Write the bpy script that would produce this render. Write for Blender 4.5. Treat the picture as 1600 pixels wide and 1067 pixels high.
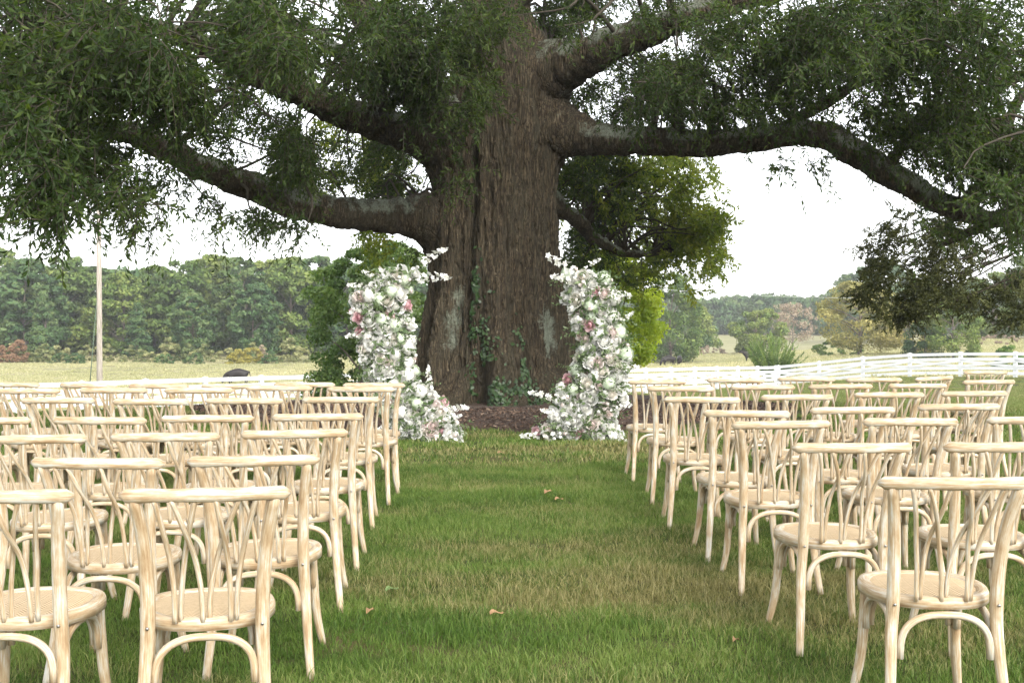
import bpy, math, random
import numpy as np
from mathutils import Vector, Matrix

for _o in list(bpy.data.objects):
    bpy.data.objects.remove(_o)
SC = bpy.context.scene
COL = SC.collection
random.seed(7)
RNG = np.random.default_rng(7)

# ------------------------------------------------------------------ camera, sky, sun, exposure
FOC = 1700.0                       # focal length in pixels of the 1600 px wide photograph
CAM_H = 1.40
PITCH = math.atan(34.5 / FOC)
cam_d = bpy.data.cameras.new('camera'); cam = bpy.data.objects.new('camera', cam_d); COL.objects.link(cam)
cam_d.sensor_width = 36.0; cam_d.lens = 36.0 * FOC / 1600.0
cam_d.clip_start = 0.05; cam_d.clip_end = 6000
cam.location = (0, 0, CAM_H); cam.rotation_euler = (math.pi/2 - PITCH, 0, 0)
SC.camera = cam

SUN_EL, SUN_AZ = math.radians(36), math.radians(152)      # azimuth clockwise from +Y
world = bpy.data.worlds.new('World'); SC.world = world; world.use_nodes = True
wn = world.node_tree; wn.nodes.clear()
w_out = wn.nodes.new('ShaderNodeOutputWorld'); w_bg = wn.nodes.new('ShaderNodeBackground')
w_sky = wn.nodes.new('ShaderNodeTexSky'); w_sky.sky_type = 'NISHITA'; w_sky.sun_disc = False
w_sky.sun_elevation = SUN_EL; w_sky.sun_rotation = SUN_AZ
w_sky.air_density = 1.0; w_sky.dust_density = 1.6; w_sky.ozone_density = 1.0; w_sky.altitude = 50
w_hs = wn.nodes.new('ShaderNodeHueSaturation'); w_hs.inputs['Saturation'].default_value = 0.14
wn.links.new(w_sky.outputs[0], w_hs.inputs['Color']); wn.links.new(w_hs.outputs[0], w_bg.inputs['Color'])
wn.links.new(w_bg.outputs[0], w_out.inputs['Surface'])
w_bg.inputs['Strength'].default_value = 0.15

sun_d = bpy.data.lights.new('sun', 'SUN'); sun = bpy.data.objects.new('sun', sun_d); COL.objects.link(sun)
sun_d.energy = 0.75; sun_d.angle = math.radians(28); sun_d.color = (1.0, 0.92, 0.79)
_sd = Vector((math.sin(SUN_AZ)*math.cos(SUN_EL), math.cos(SUN_AZ)*math.cos(SUN_EL), math.sin(SUN_EL)))
sun.rotation_euler = (-_sd).to_track_quat('-Z', 'Y').to_euler(); sun.location = (0, -20, 40)

SC.view_settings.view_transform = 'Standard'; SC.view_settings.look = 'None'
SC.view_settings.exposure = 1.97; SC.view_settings.gamma = 1.0
SC.view_settings.use_curve_mapping = False
SC.render.engine = 'CYCLES'
SC.cycles.use_denoising = True
SC.cycles.max_bounces = 7; SC.cycles.diffuse_bounces = 3; SC.cycles.glossy_bounces = 2
SC.cycles.transmission_bounces = 4; SC.cycles.transparent_max_bounces = 4
SC.cycles.sample_clamp_indirect = 6.0
SC.cycles.use_adaptive_sampling = True; SC.cycles.adaptive_threshold = 0.02

# ------------------------------------------------------------------ numeric helpers
_cp, _sp = math.cos(PITCH), math.sin(PITCH)
def P(px, py, d):
    """measured direction in the photograph + distance along Y -> point of the place"""
    u = (px - 800.0) / FOC; v = (533.5 - py) / FOC
    dy = _cp + v*_sp; dz = -_sp + v*_cp
    return np.array((u*d/dy, d, CAM_H + dz*d/dy))

def hash2(ix, iy, seed):
    h = (ix.astype(np.int64)*374761393 + iy.astype(np.int64)*668265263 + seed*974634777) & 0x7fffffff
    h = ((h ^ (h >> 13)) * 1274126177) & 0x7fffffff
    return ((h ^ (h >> 16)) & 0xffff) / 65535.0
def vnoise(x, y, seed=0):
    x = np.asarray(x, float); y = np.asarray(y, float)
    ix = np.floor(x); iy = np.floor(y); fx = x-ix; fy = y-iy
    fx = fx*fx*(3-2*fx); fy = fy*fy*(3-2*fy)
    a = hash2(ix, iy, seed); b = hash2(ix+1, iy, seed); c = hash2(ix, iy+1, seed); e = hash2(ix+1, iy+1, seed)
    return (a*(1-fx)+b*fx)*(1-fy) + (c*(1-fx)+e*fx)*fy
def fbm(x, y, seed=0, oct=4):
    s = 0; a = .5; t = 0
    for k in range(oct):
        s = s + a*vnoise(x*2**k, y*2**k, seed+k*17); t += a; a *= .5
    return s/t
def smooth(a, b, x):
    t = np.clip((x-a)/(b-a), 0, 1); return t*t*(3-2*t)
def norm(v):
    return v / np.maximum(np.linalg.norm(v, axis=-1, keepdims=True), 1e-9)

# ------------------------------------------------------------------ terrain (lawn on a knoll, pasture falling away behind)
FENCE_X = [-70, -23.5, 7.13, 17.0, 26.85, 33.0, 70.0]
FENCE_Y = [3.4, 36.3, 58.0, 70.0, 58.0, 50.5, 6.0]
def fence_side(x, y):
    return (np.asarray(y) - np.interp(x, FENCE_X, FENCE_Y))*0.75
_ctl = np.array([
 (0,0,0),(-4,2,0),(4,2,0),(0,9.5,0),(-5,9.5,0),(5,9.5,0),(0,13,-.06),(-.3,19,-.12),(-6,20,-.5),(6,20,-.35),(9,30,-.9),(0,30,-.85),(-8,32,-1.3),
 (-30,20,-1.5),(30,20,-.6),(0,-30,0),(-40,-20,0),(40,-20,0),
 (-21.5,37.7,-2.3),(-17.3,40.7,-2.32),(-9.85,46,-2.33),(0,53,-2.45),(7.13,58,-2.56),(12,64,-2.75),(17,70,-2.95),(22.1,64,-2.05),(26.85,58,-1.71),(33,50,-1.5),(40,42,-1.3),
 (-22.8,60,-3.1),(-35,95,-4.1),(-24,95,-4.1),(-10,95,-4.2),(-75,140,-3.55),(-40,140,-3.5),(0,140,-3.9),(-20,140,-3.6),
 (21,142,-4.7),(28,138,-4.5),(36,120,-2.9),(35,110,-2.2),(42,100,-2.05),(60,100,-1.2),(55,140,-1.6),(35,200,-4.7),(45,200,-4.6),(58,230,-4.4),(90,200,-2),
 (60,310,-3.2),(90,320,-3.2),(0,310,-4),(-80,200,-3.2),(-150,150,-2.5),(-150,300,-3),(200,300,-2),(150,100,1)], float)
_cxy = _ctl[:, :2]
def _ker(a, b):
    r2 = ((a[:, None, :] - b[None, :, :])**2).sum(-1)
    return np.sqrt(r2 + 25.0)
_A = _ker(_cxy, _cxy); _m = _ctl[:, 2].mean()
_w = np.linalg.solve(_A + np.eye(len(_ctl))*0.05, _ctl[:, 2] - _m)
def gz(x, y):
    x = np.asarray(x, float); y = np.asarray(y, float)
    sh = np.broadcast(x, y).shape
    q = np.stack(np.broadcast_arrays(x, y), -1).reshape(-1, 2)
    z = np.empty(len(q))
    for s in range(0, len(q), 20000):
        z[s:s+20000] = _ker(q[s:s+20000], _cxy) @ _w + _m
    z = z.reshape(sh)
    r = np.hypot(x, y-60)
    z = z*(1-smooth(330, 480, r)) + (-3.0)*smooth(330, 480, r)
    near = -0.009*np.maximum(0, y-9.5)
    rn = np.hypot(x*0.9, y-7)
    t = smooth(10, 20, rn)
    z = near*(1-t) + z*t
    # mower waves and hollows
    und = 0.020*(fbm(x*.55, y*1.15, 5, 3)-.5)*2 + 0.010*np.sin(y*5.2 + 3*vnoise(x*.35, y*.3, 9))
    far = 0.22*(fbm(x*.07, y*.11, 12, 3)-.5)*2*smooth(25, 70, r+20)
    return z + und*(1-smooth(14, 40, y))*smooth(-14, 2, y) + far*smooth(70, 110, y)
def gz1(x, y): return float(gz(np.array([x]), np.array([y]))[0])

# ------------------------------------------------------------------ object helpers
def tag(o, label=None, cat=None, group=None, kind=None):
    if label: o['label'] = label
    if cat: o['category'] = cat
    if group: o['group'] = group
    if kind: o['kind'] = kind
    return o
def empty(name, loc=(0,0,0), rotz=0.0, label=None, cat=None, group=None):
    o = bpy.data.objects.new(name, None); COL.objects.link(o)
    o.location = loc; o.rotation_euler = (0, 0, rotz); o.empty_display_size = .1
    return tag(o, label, cat, group)
def link(name, me, mat=None, parent=None):
    o = bpy.data.objects.new(name, me); COL.objects.link(o)
    if mat is not None and len(me.materials) == 0: me.materials.append(mat)
    if parent is not None: o.parent = parent
    return o
def copy_tree(o, parent=None):
    c = o.copy(); COL.objects.link(c)
    if parent is not None: c.parent = parent
    for ch in list(o.children): copy_tree(ch, c)
    return c

class Buf:
    """collects vertices, faces and loop uvs for one mesh"""
    def __init__(s): s.v = []; s.f = []; s.uv = []; s.n = 0
    def add(s, v, f, uv=None):
        v = np.asarray(v, float).reshape(-1, 3)
        s.v.append(v)
        for k, fc in enumerate(f):
            s.f.append(tuple(int(i)+s.n for i in fc))
            s.uv.extend(uv[k] if uv is not None else [(0.0, 0.0)]*len(fc))
        s.n += len(v); return s
    def mesh(s, name, smooth_=True):
        me = bpy.data.meshes.new(name)
        me.from_pydata(np.concatenate(s.v).tolist(), [], s.f)
        l = me.uv_layers.new(name='UVMap')
        l.data.foreach_set('uv', np.array(s.uv, 'f').ravel())
        if smooth_: me.shade_smooth()
        me.update(); return me
def catmull(pts, n):
    pts = np.asarray(pts, float); k = len(pts)
    if k == 2:
        t = np.linspace(0, 1, n)[:, None]; return pts[0]*(1-t)+pts[1]*t
    e = np.vstack([2*pts[0]-pts[1], pts, 2*pts[-1]-pts[-2]])
    out = []
    for t in np.linspace(0, k-1-1e-6, n):
        i = int(t); u = t-i; a, b, c, d = e[i], e[i+1], e[i+2], e[i+3]
        out.append(.5*((2*b)+(-a+c)*u+(2*a-5*b+4*c-d)*u*u+(-a+3*b-3*c+d)*u**3))
    return np.array(out)
def tube(buf, path, ra, rb=None, sides=8, up=(0,0,1), cap=True, uvoff=0.0, jit=None):
    """sweep an ellipse (ra across, rb along 'up') down a path; uv = (round, metres along)"""
    path = np.asarray(path, float); n = len(path)
    ra = np.broadcast_to(np.asarray(ra, float), (n,)); rb = ra if rb is None else np.broadcast_to(np.asarray(rb, float), (n,))
    tan = norm(np.gradient(path, axis=0))
    up = np.asarray(up, float)
    side = np.cross(tan, up); 
    bad = np.linalg.norm(side, axis=1) < 1e-3
    side[bad] = np.cross(tan[bad], (0, 1, 0.01)); side = norm(side)
    upv = np.cross(side, tan)
    th = np.linspace(0, 2*math.pi, sides, endpoint=False)
    ring = path[:, None, :] + side[:, None, :]*(np.cos(th)[None, :, None]*ra[:, None, None]) + upv[:, None, :]*(np.sin(th)[None, :, None]*rb[:, None, None])
    if jit is not None: ring = path[:, None, :] + (ring-path[:, None, :])*jit[:, :, None]
    s = np.concatenate([[0], np.cumsum(np.linalg.norm(np.diff(path, axis=0), axis=1))]) + uvoff
    F = []; U = []
    for i in range(n-1):
        for j in range(sides):
            j2 = (j+1) % sides
            F.append((i*sides+j, i*sides+j2, (i+1)*sides+j2, (i+1)*sides+j))
            U.append([(j/sides, s[i]), ((j+1)/sides, s[i]), ((j+1)/sides, s[i+1]), (j/sides, s[i+1])])
    if cap:
        F.append(tuple(range(sides))[::-1]); U.append([(0, 0)]*sides)
        F.append(tuple((n-1)*sides+j for j in range(sides))); U.append([(0, 0)]*sides)
    buf.add(ring.reshape(-1, 3), F, U); return buf
def box(buf, c, half, ax=None):
    c = np.asarray(c, float); ax = np.eye(3) if ax is None else np.asarray(ax, float)
    v = [c + sx*half[0]*ax[0] + sy*half[1]*ax[1] + sz*half[2]*ax[2] for sz in (-1, 1) for sy in (-1, 1) for sx in (-1, 1)]
    buf.add(v, [(0,2,3,1),(4,5,7,6),(0,1,5,4),(2,6,7,3),(0,4,6,2),(1,3,7,5)]); return buf
def big_mesh(name, V, F, rnd=None, mat=None, smooth_=False):
    """fast mesh from arrays; F is (n,3) or (n,4); rnd = per-vertex random for colour variety"""
    me = bpy.data.meshes.new(name); k = F.shape[1]
    me.vertices.add(len(V)); me.vertices.foreach_set('co', np.ascontiguousarray(V, 'f').ravel())
    me.loops.add(F.size); me.loops.foreach_set('vertex_index', np.ascontiguousarray(F, 'i').ravel())
    me.polygons.add(len(F)); me.polygons.foreach_set('loop_start', np.arange(0, F.size, k, dtype='i'))
    me.polygons.foreach_set('loop_total', np.full(len(F), k, 'i'))
    if smooth_: me.polygons.foreach_set('use_smooth', np.ones(len(F), bool))
    if rnd is not None:
        a = me.attributes.new('rnd', 'FLOAT', 'POINT'); a.data.foreach_set('value', np.ascontiguousarray(rnd, 'f'))
    me.update(calc_edges=True); me.validate()
    if mat is not None: me.materials.append(mat)
    return me

# ------------------------------------------------------------------ material helpers
def new_mat(name):
    m = bpy.data.materials.new(name); m.use_nodes = True; nt = m.node_tree
    b = nt.nodes.get('Principled BSDF'); return m, nt, b
def N(nt, t, **kw):
    n = nt.nodes.new(t)
    for k, v in kw.items():
        if k in n.inputs: n.inputs[k].default_value = v
        else: setattr(n, k, v)
    return n
def ramp(nt, fac, stops):
    r = nt.nodes.new('ShaderNodeValToRGB'); e = r.color_ramp.elements
    while len(e) < len(stops): e.new(.5)
    for k, (p, c) in enumerate(stops):
        e[k].position = p; e[k].color = (*c, 1) if len(c) == 3 else c
    nt.links.new(fac, r.inputs[0]); return r.outputs['Color']
def mixc(nt, fac, a, b, mode='MIX'):
    m = nt.nodes.new('ShaderNodeMix'); m.data_type = 'RGBA'; m.blend_type = mode
    for sock, val in ((m.inputs[0], fac), (m.inputs[6], a), (m.inputs[7], b)):
        if hasattr(val, 'node'): nt.links.new(val, sock)
        elif isinstance(val, (int, float)): sock.default_value = val
        else: sock.default_value = (*val, 1)
    return m.outputs[2]
def mathn(nt, op, a, b=0.0):
    m = nt.nodes.new('ShaderNodeMath'); m.operation = op
    for s, v in ((m.inputs[0], a), (m.inputs[1], b)):
        if hasattr(v, 'node'): nt.links.new(v, s)
        else: s.default_value = v
    return m.outputs[0]
def noise(nt, vec, scale, detail=4, rough=.55, mapping=None):
    if mapping is not None:
        mp = N(nt, 'ShaderNodeMapping'); mp.inputs['Scale'].default_value = mapping
        nt.links.new(vec, mp.inputs['Vector']); vec = mp.outputs[0]
    n = N(nt, 'ShaderNodeTexNoise', Scale=scale, Detail=detail, Roughness=rough)
    nt.links.new(vec, n.inputs['Vector']); return n.outputs['Fac']
def bump(nt, b, h, strength, dist):
    bp = N(nt, 'ShaderNodeBump', Strength=strength, Distance=dist)
    nt.links.new(h, bp.inputs['Height']); nt.links.new(bp.outputs[0], b.inputs['Normal'])
def attr(nt, name):
    a = nt.nodes.new('ShaderNodeAttribute'); a.attribute_name = name; return a.outputs['Fac']

def leaf_mat(name, cols, trans=.3, tcol=None, rough=.5, spec=.3, obj_var=0.0, pos_scale=.6):
    """cols: three greens from dark to light, spread by the per-leaf random and a slow world noise"""
    m, nt, b = new_mat(name); out = nt.nodes['Material Output']
    geo = nt.nodes.new('ShaderNodeNewGeometry')
    big = noise(nt, geo.outputs['Position'], pos_scale, 3)
    f = mathn(nt, 'ADD', mathn(nt, 'MULTIPLY', attr(nt, 'rnd'), .55), mathn(nt, 'MULTIPLY', big, .55))
    if obj_var:
        oi = nt.nodes.new('ShaderNodeObjectInfo')
        f = mathn(nt, 'ADD', f, mathn(nt, 'MULTIPLY', mathn(nt, 'SUBTRACT', oi.outputs['Random'], .5), obj_var))
    c = ramp(nt, f, [(.2, cols[0]), (.52, cols[1]), (.85, cols[2])])
    nt.links.new(c, b.inputs['Base Color']); b.inputs['Roughness'].default_value = rough
    b.inputs['Specular IOR Level'].default_value = spec
    if trans > 0:
        tr = nt.nodes.new('ShaderNodeBsdfTranslucent')
        tc = mixc(nt, 1.0, c, tcol or (1.5, 1.55, .7), 'MULTIPLY'); nt.links.new(tc, tr.inputs['Color'])
        ms = nt.nodes.new('ShaderNodeMixShader'); ms.inputs[0].default_value = trans
        nt.links.new(b.outputs[0], ms.inputs[1]); nt.links.new(tr.outputs[0], ms.inputs[2])
        nt.links.new(ms.outputs[0], out.inputs['Surface'])
    return m

def simple_mat(name, col, rough=.6, var=.15, scale=8., spec=.3, metal=0.0):
    m, nt, b = new_mat(name); tc = nt.nodes.new('ShaderNodeTexCoord')
    n = noise(nt, tc.outputs['Object'], scale, 5)
    c = ramp(nt, n, [(.3, tuple(x*(1-var) for x in col)), (.7, tuple(min(1, x*(1+var)) for x in col))])
    nt.links.new(c, b.inputs['Base Color']); b.inputs['Roughness'].default_value = rough
    b.inputs['Specular IOR Level'].default_value = spec; b.inputs['Metallic'].default_value = metal
    return m

# ------------------------------------------------------------------ ground sheet
def mat_ground():
    m, nt, b = new_mat('ground'); geo = nt.nodes.new('ShaderNodeNewGeometry'); pos = geo.outputs['Position']
    fld = attr(nt, 'pasture')
    n1 = noise(nt, pos, .9, 4, .6, (1, 1.6, 1)); n2 = noise(nt, pos, 40, 4, .7); n3 = noise(nt, pos, 6, 4, .6)
    lawn = ramp(nt, mathn(nt, 'ADD', mathn(nt, 'MULTIPLY', n1, .6), mathn(nt, 'MULTIPLY', n3, .4)),
                [(.36, (.038, .058, .014)), (.5, (.065, .082, .023)), (.62, (.115, .095, .042))])
    lawn = mixc(nt, mathn(nt, 'MULTIPLY', n2, .5), lawn, (.055, .05, .025))
    p1 = noise(nt, pos, .05, 4, .6); p2 = noise(nt, pos, .9, 5, .65, (.5, 1.0, 1)); p3 = noise(nt, pos, .22, 4, .6, (.35, 1, 1))
    pf = mathn(nt, 'ADD', mathn(nt, 'MULTIPLY', p1, .35), mathn(nt, 'ADD', mathn(nt, 'MULTIPLY', p2, .4), mathn(nt, 'MULTIPLY', p3, .25)))
    past = ramp(nt, pf, [(.36, (0.1688, 0.1755, 0.0837)), (.48, (0.2497, 0.243, 0.1283)), (.62, (0.3375, 0.3038, 0.189))])
    sep = nt.nodes.new('ShaderNodeSeparateXYZ'); nt.links.new(pos, sep.inputs[0])
    c = mixc(nt, fld, lawn, past)
    nt.links.new(c, b.inputs['Base Color']); b.inputs['Roughness'].default_value = .95; b.inputs['Specular IOR Level'].default_value = .1
    bump(nt, b, mathn(nt, 'ADD', n2, p2), .6, .05); return m
xs = np.unique(np.concatenate([-np.geomspace(36, 2600, 42), np.arange(-36, -8, 1.0), np.arange(-8, 8, .22), np.arange(8, 36, 1.0), np.geomspace(36, 2600, 42)]))
ys = np.unique(np.concatenate([-np.geomspace(6, 400, 16), np.arange(-6, 1.5, .8), np.arange(1.5, 22, .13), np.arange(22, 90, .9), np.geomspace(90, 4000, 90)]))
GX, GY = np.meshgrid(xs, ys)
GV = np.stack([GX.ravel(), GY.ravel(), gz(GX, GY).ravel()], -1)
nx, ny = len(xs), len(ys)
ii = (np.arange(ny-1)[:, None]*nx + np.arange(nx-1)[None, :]).ravel()
me = big_mesh('ground', GV, np.stack([ii, ii+1, ii+1+nx, ii+nx], -1), None, mat_ground(), True)
fs = smooth(-1.2, 1.2, fence_side(GX, GY) + 1.2*(fbm(GX*.4, GY*.4, 3, 3)-.5)).ravel()
a_ = me.attributes.new('pasture', 'FLOAT', 'POINT'); a_.data.foreach_set('value', fs.astype('f'))
ground = tag(link('ground', me), 'mown lawn on a low knoll running down to pale pasture behind the white fence', None, None, 'structure')

# mulch bed round the oak
TREE = (-0.30, 19.0)
MULCH_R = 5.05
def mulch_radius(th): return MULCH_R + .35*(fbm(np.cos(th)*2+5, np.sin(th)*2+5, 2, 3)-.5)*2
def mat_mulch():
    m, nt, b = new_mat('mulch'); geo = nt.nodes.new('ShaderNodeNewGeometry')
    n = noise(nt, geo.outputs['Position'], 30, 6, .7); n2 = noise(nt, geo.outputs['Position'], 1.5, 4)
    c = ramp(nt, n, [(.3, (.035, .022, .015)), (.55, (.075, .046, .032)), (.75, (.14, .09, .065))])
    c = mixc(nt, mathn(nt, 'MULTIPLY', n2, .35), c, (.10, .07, .05))
    nt.links.new(c, b.inputs['Base Color']); b.inputs['Roughness'].default_value = .95; bump(nt, b, n, .8, .04); return m
M_MULCH = mat_mulch()
th = np.linspace(0, 2*math.pi, 160, endpoint=False); rr = np.linspace(0, 1, 26)
TH, RR = np.meshgrid(th, rr); RAD = RR*mulch_radius(TH)
MX = TREE[0]+RAD*np.cos(TH); MY = TREE[1]+RAD*np.sin(TH)
MZ = gz(MX, MY) + .012 + .04*(1-RR**2)*smooth(1, .8, RR) + .05*smooth(1.0, .965, RR) + .03*(fbm(MX*3, MY*3, 8)-.5)*smooth(1, .93, RR) - .05*(RR > .999)
V = np.stack([MX, MY, MZ], -1).reshape(-1, 3); nt_ = 160
F = [(i*nt_+j, (i+1)*nt_+j, (i+1)*nt_+(j+1) % nt_, i*nt_+(j+1) % nt_) for i in range(25) for j in range(nt_)]
mulch = tag(link('mulch_bed', big_mesh('mulch_bed', V, np.array(F), None, M_MULCH, True)), 'round bed of dark brown bark mulch under the oak', None, None, 'structure')
def mulch_z(x, y):
    r = np.hypot(x-TREE[0], y-TREE[1])/MULCH_R
    return gz(x, y) + .06 + .04*(1-r**2)
def mat_chips():
    m, nt, b = new_mat('bark_chip')
    c = ramp(nt, attr(nt, 'rnd'), [(.0, (.03, .018, .012)), (.6, (.085, .05, .034)), (.9, (.17, .11, .075)), (1.0, (.30, .22, .16))])
    nt.links.new(c, b.inputs['Base Color']); b.inputs['Roughness'].default_value = .9; return m
n = 26000
t_ = RNG.uniform(math.pi, 2*math.pi, n); r_ = np.sqrt(RNG.uniform(.2, 1.0, n))*(MULCH_R+.05)
cx = TREE[0]+r_*np.cos(t_); cy = TREE[1]+r_*np.sin(t_)
C0 = np.stack([cx, cy, mulch_z(cx, cy)-.012+RNG.uniform(0, .03, n)], -1)
a1 = norm(np.stack([RNG.normal(size=n), RNG.normal(size=n), RNG.normal(size=n)*.35], -1)); a2 = norm(np.cross(a1, RNG.normal(size=(n, 3))+np.array((0, 0, 1.5))))
L_ = RNG.uniform(.010, .034, n)[:, None]; W_ = RNG.uniform(.004, .011, n)[:, None]
V = np.stack([C0-a1*L_-a2*W_, C0+a1*L_-a2*W_*.6, C0+a1*L_+a2*W_, C0-a1*L_+a2*W_*.7], 1).reshape(-1, 3)
tag(link('bark_chips', big_mesh('bark_chips', V, np.arange(4*n).reshape(-1, 4), np.repeat(RNG.uniform(0, 1, n), 4), mat_chips())), 'loose bark chips scattered over the mulch bed', None, None, 'stuff')

# ------------------------------------------------------------------ grass (instanced tufts, one stuff object per stretch)
def mat_grass(name, pasture=False, pale=0.0):
    m, nt, b = new_mat(name); out = nt.nodes['Material Output']
    geo = nt.nodes.new('ShaderNodeNewGeometry'); pos = geo.outputs['Position']
    rnd = attr(nt, 'rnd')
    if pasture:
        n1 = noise(nt, pos, .05, 4, .6)
        f = mathn(nt, 'ADD', mathn(nt, 'MULTIPLY', n1, .7), mathn(nt, 'MULTIPLY', rnd, .35))
        c = ramp(nt, f, [(.3, (0.2565, 0.2633, 0.135)), (.5, (0.3915, 0.378, 0.216)), (.7, (0.513, 0.4657, 0.3038))])
    else:
        # mown green with straw-brown worn patches lying in bands across the aisle
        n1 = noise(nt, pos, .62, 4, .6, (.75, 1.9, .2)); n2 = noise(nt, pos, 3.2, 3, .6, (1, 1, .2))
        dry = mathn(nt, 'ADD', mathn(nt, 'MULTIPLY', n1, .72), mathn(nt, 'MULTIPLY', n2, .28))
        dry = mathn(nt, 'ADD', dry, mathn(nt, 'MULTIPLY', mathn(nt, 'SUBTRACT', rnd, .5), .18))
        for (wx, wy, sx, sy, amt) in ((1.15, 5.6, 1.5, .55, .18), (-.2, 11.6, 2.6, .5, .12), (-1.0, 7.2, .9, .45, .07), (1.9, 12.2, 1.2, .5, .07), (-.5, 4.6, 1.3, .4, -.08), (.6, 8.3, 1.8, .5, -.09), (-1.6, 5.2, 1.0, .8, -.10)):
            mp = N(nt, 'ShaderNodeMapping'); mp.inputs['Location'].default_value = (-wx/sx, -wy/sy, 0); mp.inputs['Scale'].default_value = (1/sx, 1/sy, 0); nt.links.new(pos, mp.inputs['Vector'])
            ln = nt.nodes.new('ShaderNodeVectorMath'); ln.operation = 'LENGTH'; nt.links.new(mp.outputs[0], ln.inputs[0])
            dry = mathn(nt, 'ADD', dry, mathn(nt, 'MULTIPLY', mathn(nt, 'POWER', 2.718, mathn(nt, 'MULTIPLY', mathn(nt, 'MULTIPLY', ln.outputs['Value'], ln.outputs['Value']), -1.0)), amt))
        n4 = noise(nt, pos, 1.1, 3, .6, (.6, 1.6, .2))
        g = ramp(nt, mathn(nt, 'ADD', mathn(nt, 'MULTIPLY', n4, .7), mathn(nt, 'MULTIPLY', rnd, .3)),
                 [(.3, (.050, .104, .017)), (.5, (.110, .182, .033)), (.72, (.212, .262, .078))])
        s = ramp(nt, rnd, [(.1, (.15, .13, .052)), (.6, (.25, .215, .095)), (.95, (.38, .325, .17))])
        g = mixc(nt, pale, g, (.20, .21, .085))
        k = ramp(nt, dry, [(.49, (0, 0, 0)), (.66, (.85, .85, .85))])
        c = mixc(nt, k, g, s)
    nt.links.new(c, b.inputs['Base Color']); b.inputs['Roughness'].default_value = .55; b.inputs['Specular IOR Level'].default_value = .25
    tr = nt.nodes.new('ShaderNodeBsdfTranslucent'); nt.links.new(mixc(nt, 1.0, c, (1.3, 1.35, .8), 'MULTIPLY'), tr.inputs['Color'])
    ms = nt.nodes.new('ShaderNodeMixShader'); ms.inputs[0].default_value = .35
    nt.links.new(b.outputs[0], ms.inputs[1]); nt.links.new(tr.outputs[0], ms.inputs[2]); nt.links.new(ms.outputs[0], out.inputs['Surface'])
    return m
def tuft_mesh(name, size, nb, h0, h1, w, mat, rng, lie=.0):
    p = rng.uniform(-size/2, size/2, (nb, 2)); ang = rng.uniform(0, 2*math.pi, nb)
    h = rng.uniform(h0, h1, nb)*rng.choice([1, 1, 1, .7, 1.25], nb); lean = rng.uniform(.15, .9, nb)*h + lie*h
    la = rng.uniform(0, 2*math.pi, nb)
    wd = np.stack([np.cos(ang), np.sin(ang), np.zeros(nb)], -1)*(w*rng.uniform(.6, 1.3, nb))[:, None]
    ld = np.stack([np.cos(la), np.sin(la), np.zeros(nb)], -1)*lean[:, None]
    b0 = np.stack([p[:, 0], p[:, 1], np.full(nb, -.01)], -1)
    mid = b0 + ld*.35 + np.array((0, 0, 1.))*(h*.6)[:, None]; tip = b0 + ld + np.array((0, 0, 1.))*(h*np.sqrt(np.maximum(.1, 1-.45*(lean/h)**2)))[:, None]
    V = np.stack([b0-wd, b0+wd, mid-wd*.75, mid+wd*.75, tip], 1).reshape(-1, 3)
    k = np.arange(nb)[:, None]*5
    F = np.concatenate([k+np.array([[0, 1, 3]]), k+np.array([[0, 3, 2]]), k+np.array([[2, 3, 4]])])
    return big_mesh(name, V, F, np.repeat(rng.uniform(0, 1, nb), 5), mat)
def scatter(name, label, pts, tufts, smin, smax):
    """one stuff object: tufts placed on the given points by geometry nodes"""
    coll = bpy.data.collections.new(name + '_kinds')
    for k, tm in enumerate(tufts):
        coll.objects.link(bpy.data.objects.new('grass_tuft', tm))
    me = bpy.data.meshes.new(name); me.vertices.add(len(pts)); me.vertices.foreach_set('co', np.ascontiguousarray(pts, 'f').ravel())
    me.update(); o = link(name, me)
    ng = bpy.data.node_groups.new(name, 'GeometryNodeTree')
    ng.interface.new_socket('Geometry', in_out='INPUT', socket_type='NodeSocketGeometry')
    ng.interface.new_socket('Geometry', in_out='OUTPUT', socket_type='NodeSocketGeometry')
    gi = ng.nodes.new('NodeGroupInput'); go = ng.nodes.new('NodeGroupOutput')
    ci = ng.nodes.new('GeometryNodeCollectionInfo'); ci.inputs['Collection'].default_value = coll
    ci.inputs['Separate Children'].default_value = True; ci.inputs['Reset Children'].default_value = True
    ip = ng.nodes.new('GeometryNodeInstanceOnPoints'); ip.inputs['Pick Instance'].default_value = True
    rv = ng.nodes.new('FunctionNodeRandomValue'); rv.data_type = 'FLOAT_VECTOR'; rv.inputs[0].default_value = (-.06, -.06, 0); rv.inputs[1].default_value = (.06, .06, 6.283)
    rs = ng.nodes.new('FunctionNodeRandomValue'); rs.data_type = 'FLOAT'; rs.inputs[2].default_value = smin; rs.inputs[3].default_value = smax
    L = ng.links.new
    L(gi.outputs[0], ip.inputs['Points']); L(ci.outputs[0], ip.inputs['Instance']); L(rv.outputs[0], ip.inputs['Rotation'])
    L(rs.outputs[1], ip.inputs['Scale']); L(ip.outputs[0], go.inputs[0])
    md = o.modifiers.new('scatter', 'NODES'); md.node_group = ng
    return tag(o, label, None, None, 'stuff')
def jitter_grid(x0, x1, y0, y1, st, rng):
    gx, gy = np.meshgrid(np.arange(x0, x1, st), np.arange(y0, y1, st))
    x = gx.ravel()+rng.uniform(-.5, .5, gx.size)*st; y = gy.ravel()+rng.uniform(-.5, .5, gx.size)*st
    return x, y
M_GRASS = mat_grass('lawn_grass'); M_KGRASS = mat_grass('knoll_grass', False, .45); M_PGRASS = mat_grass('pasture_grass', True)
g_rng = np.random.default_rng(3)
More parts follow.
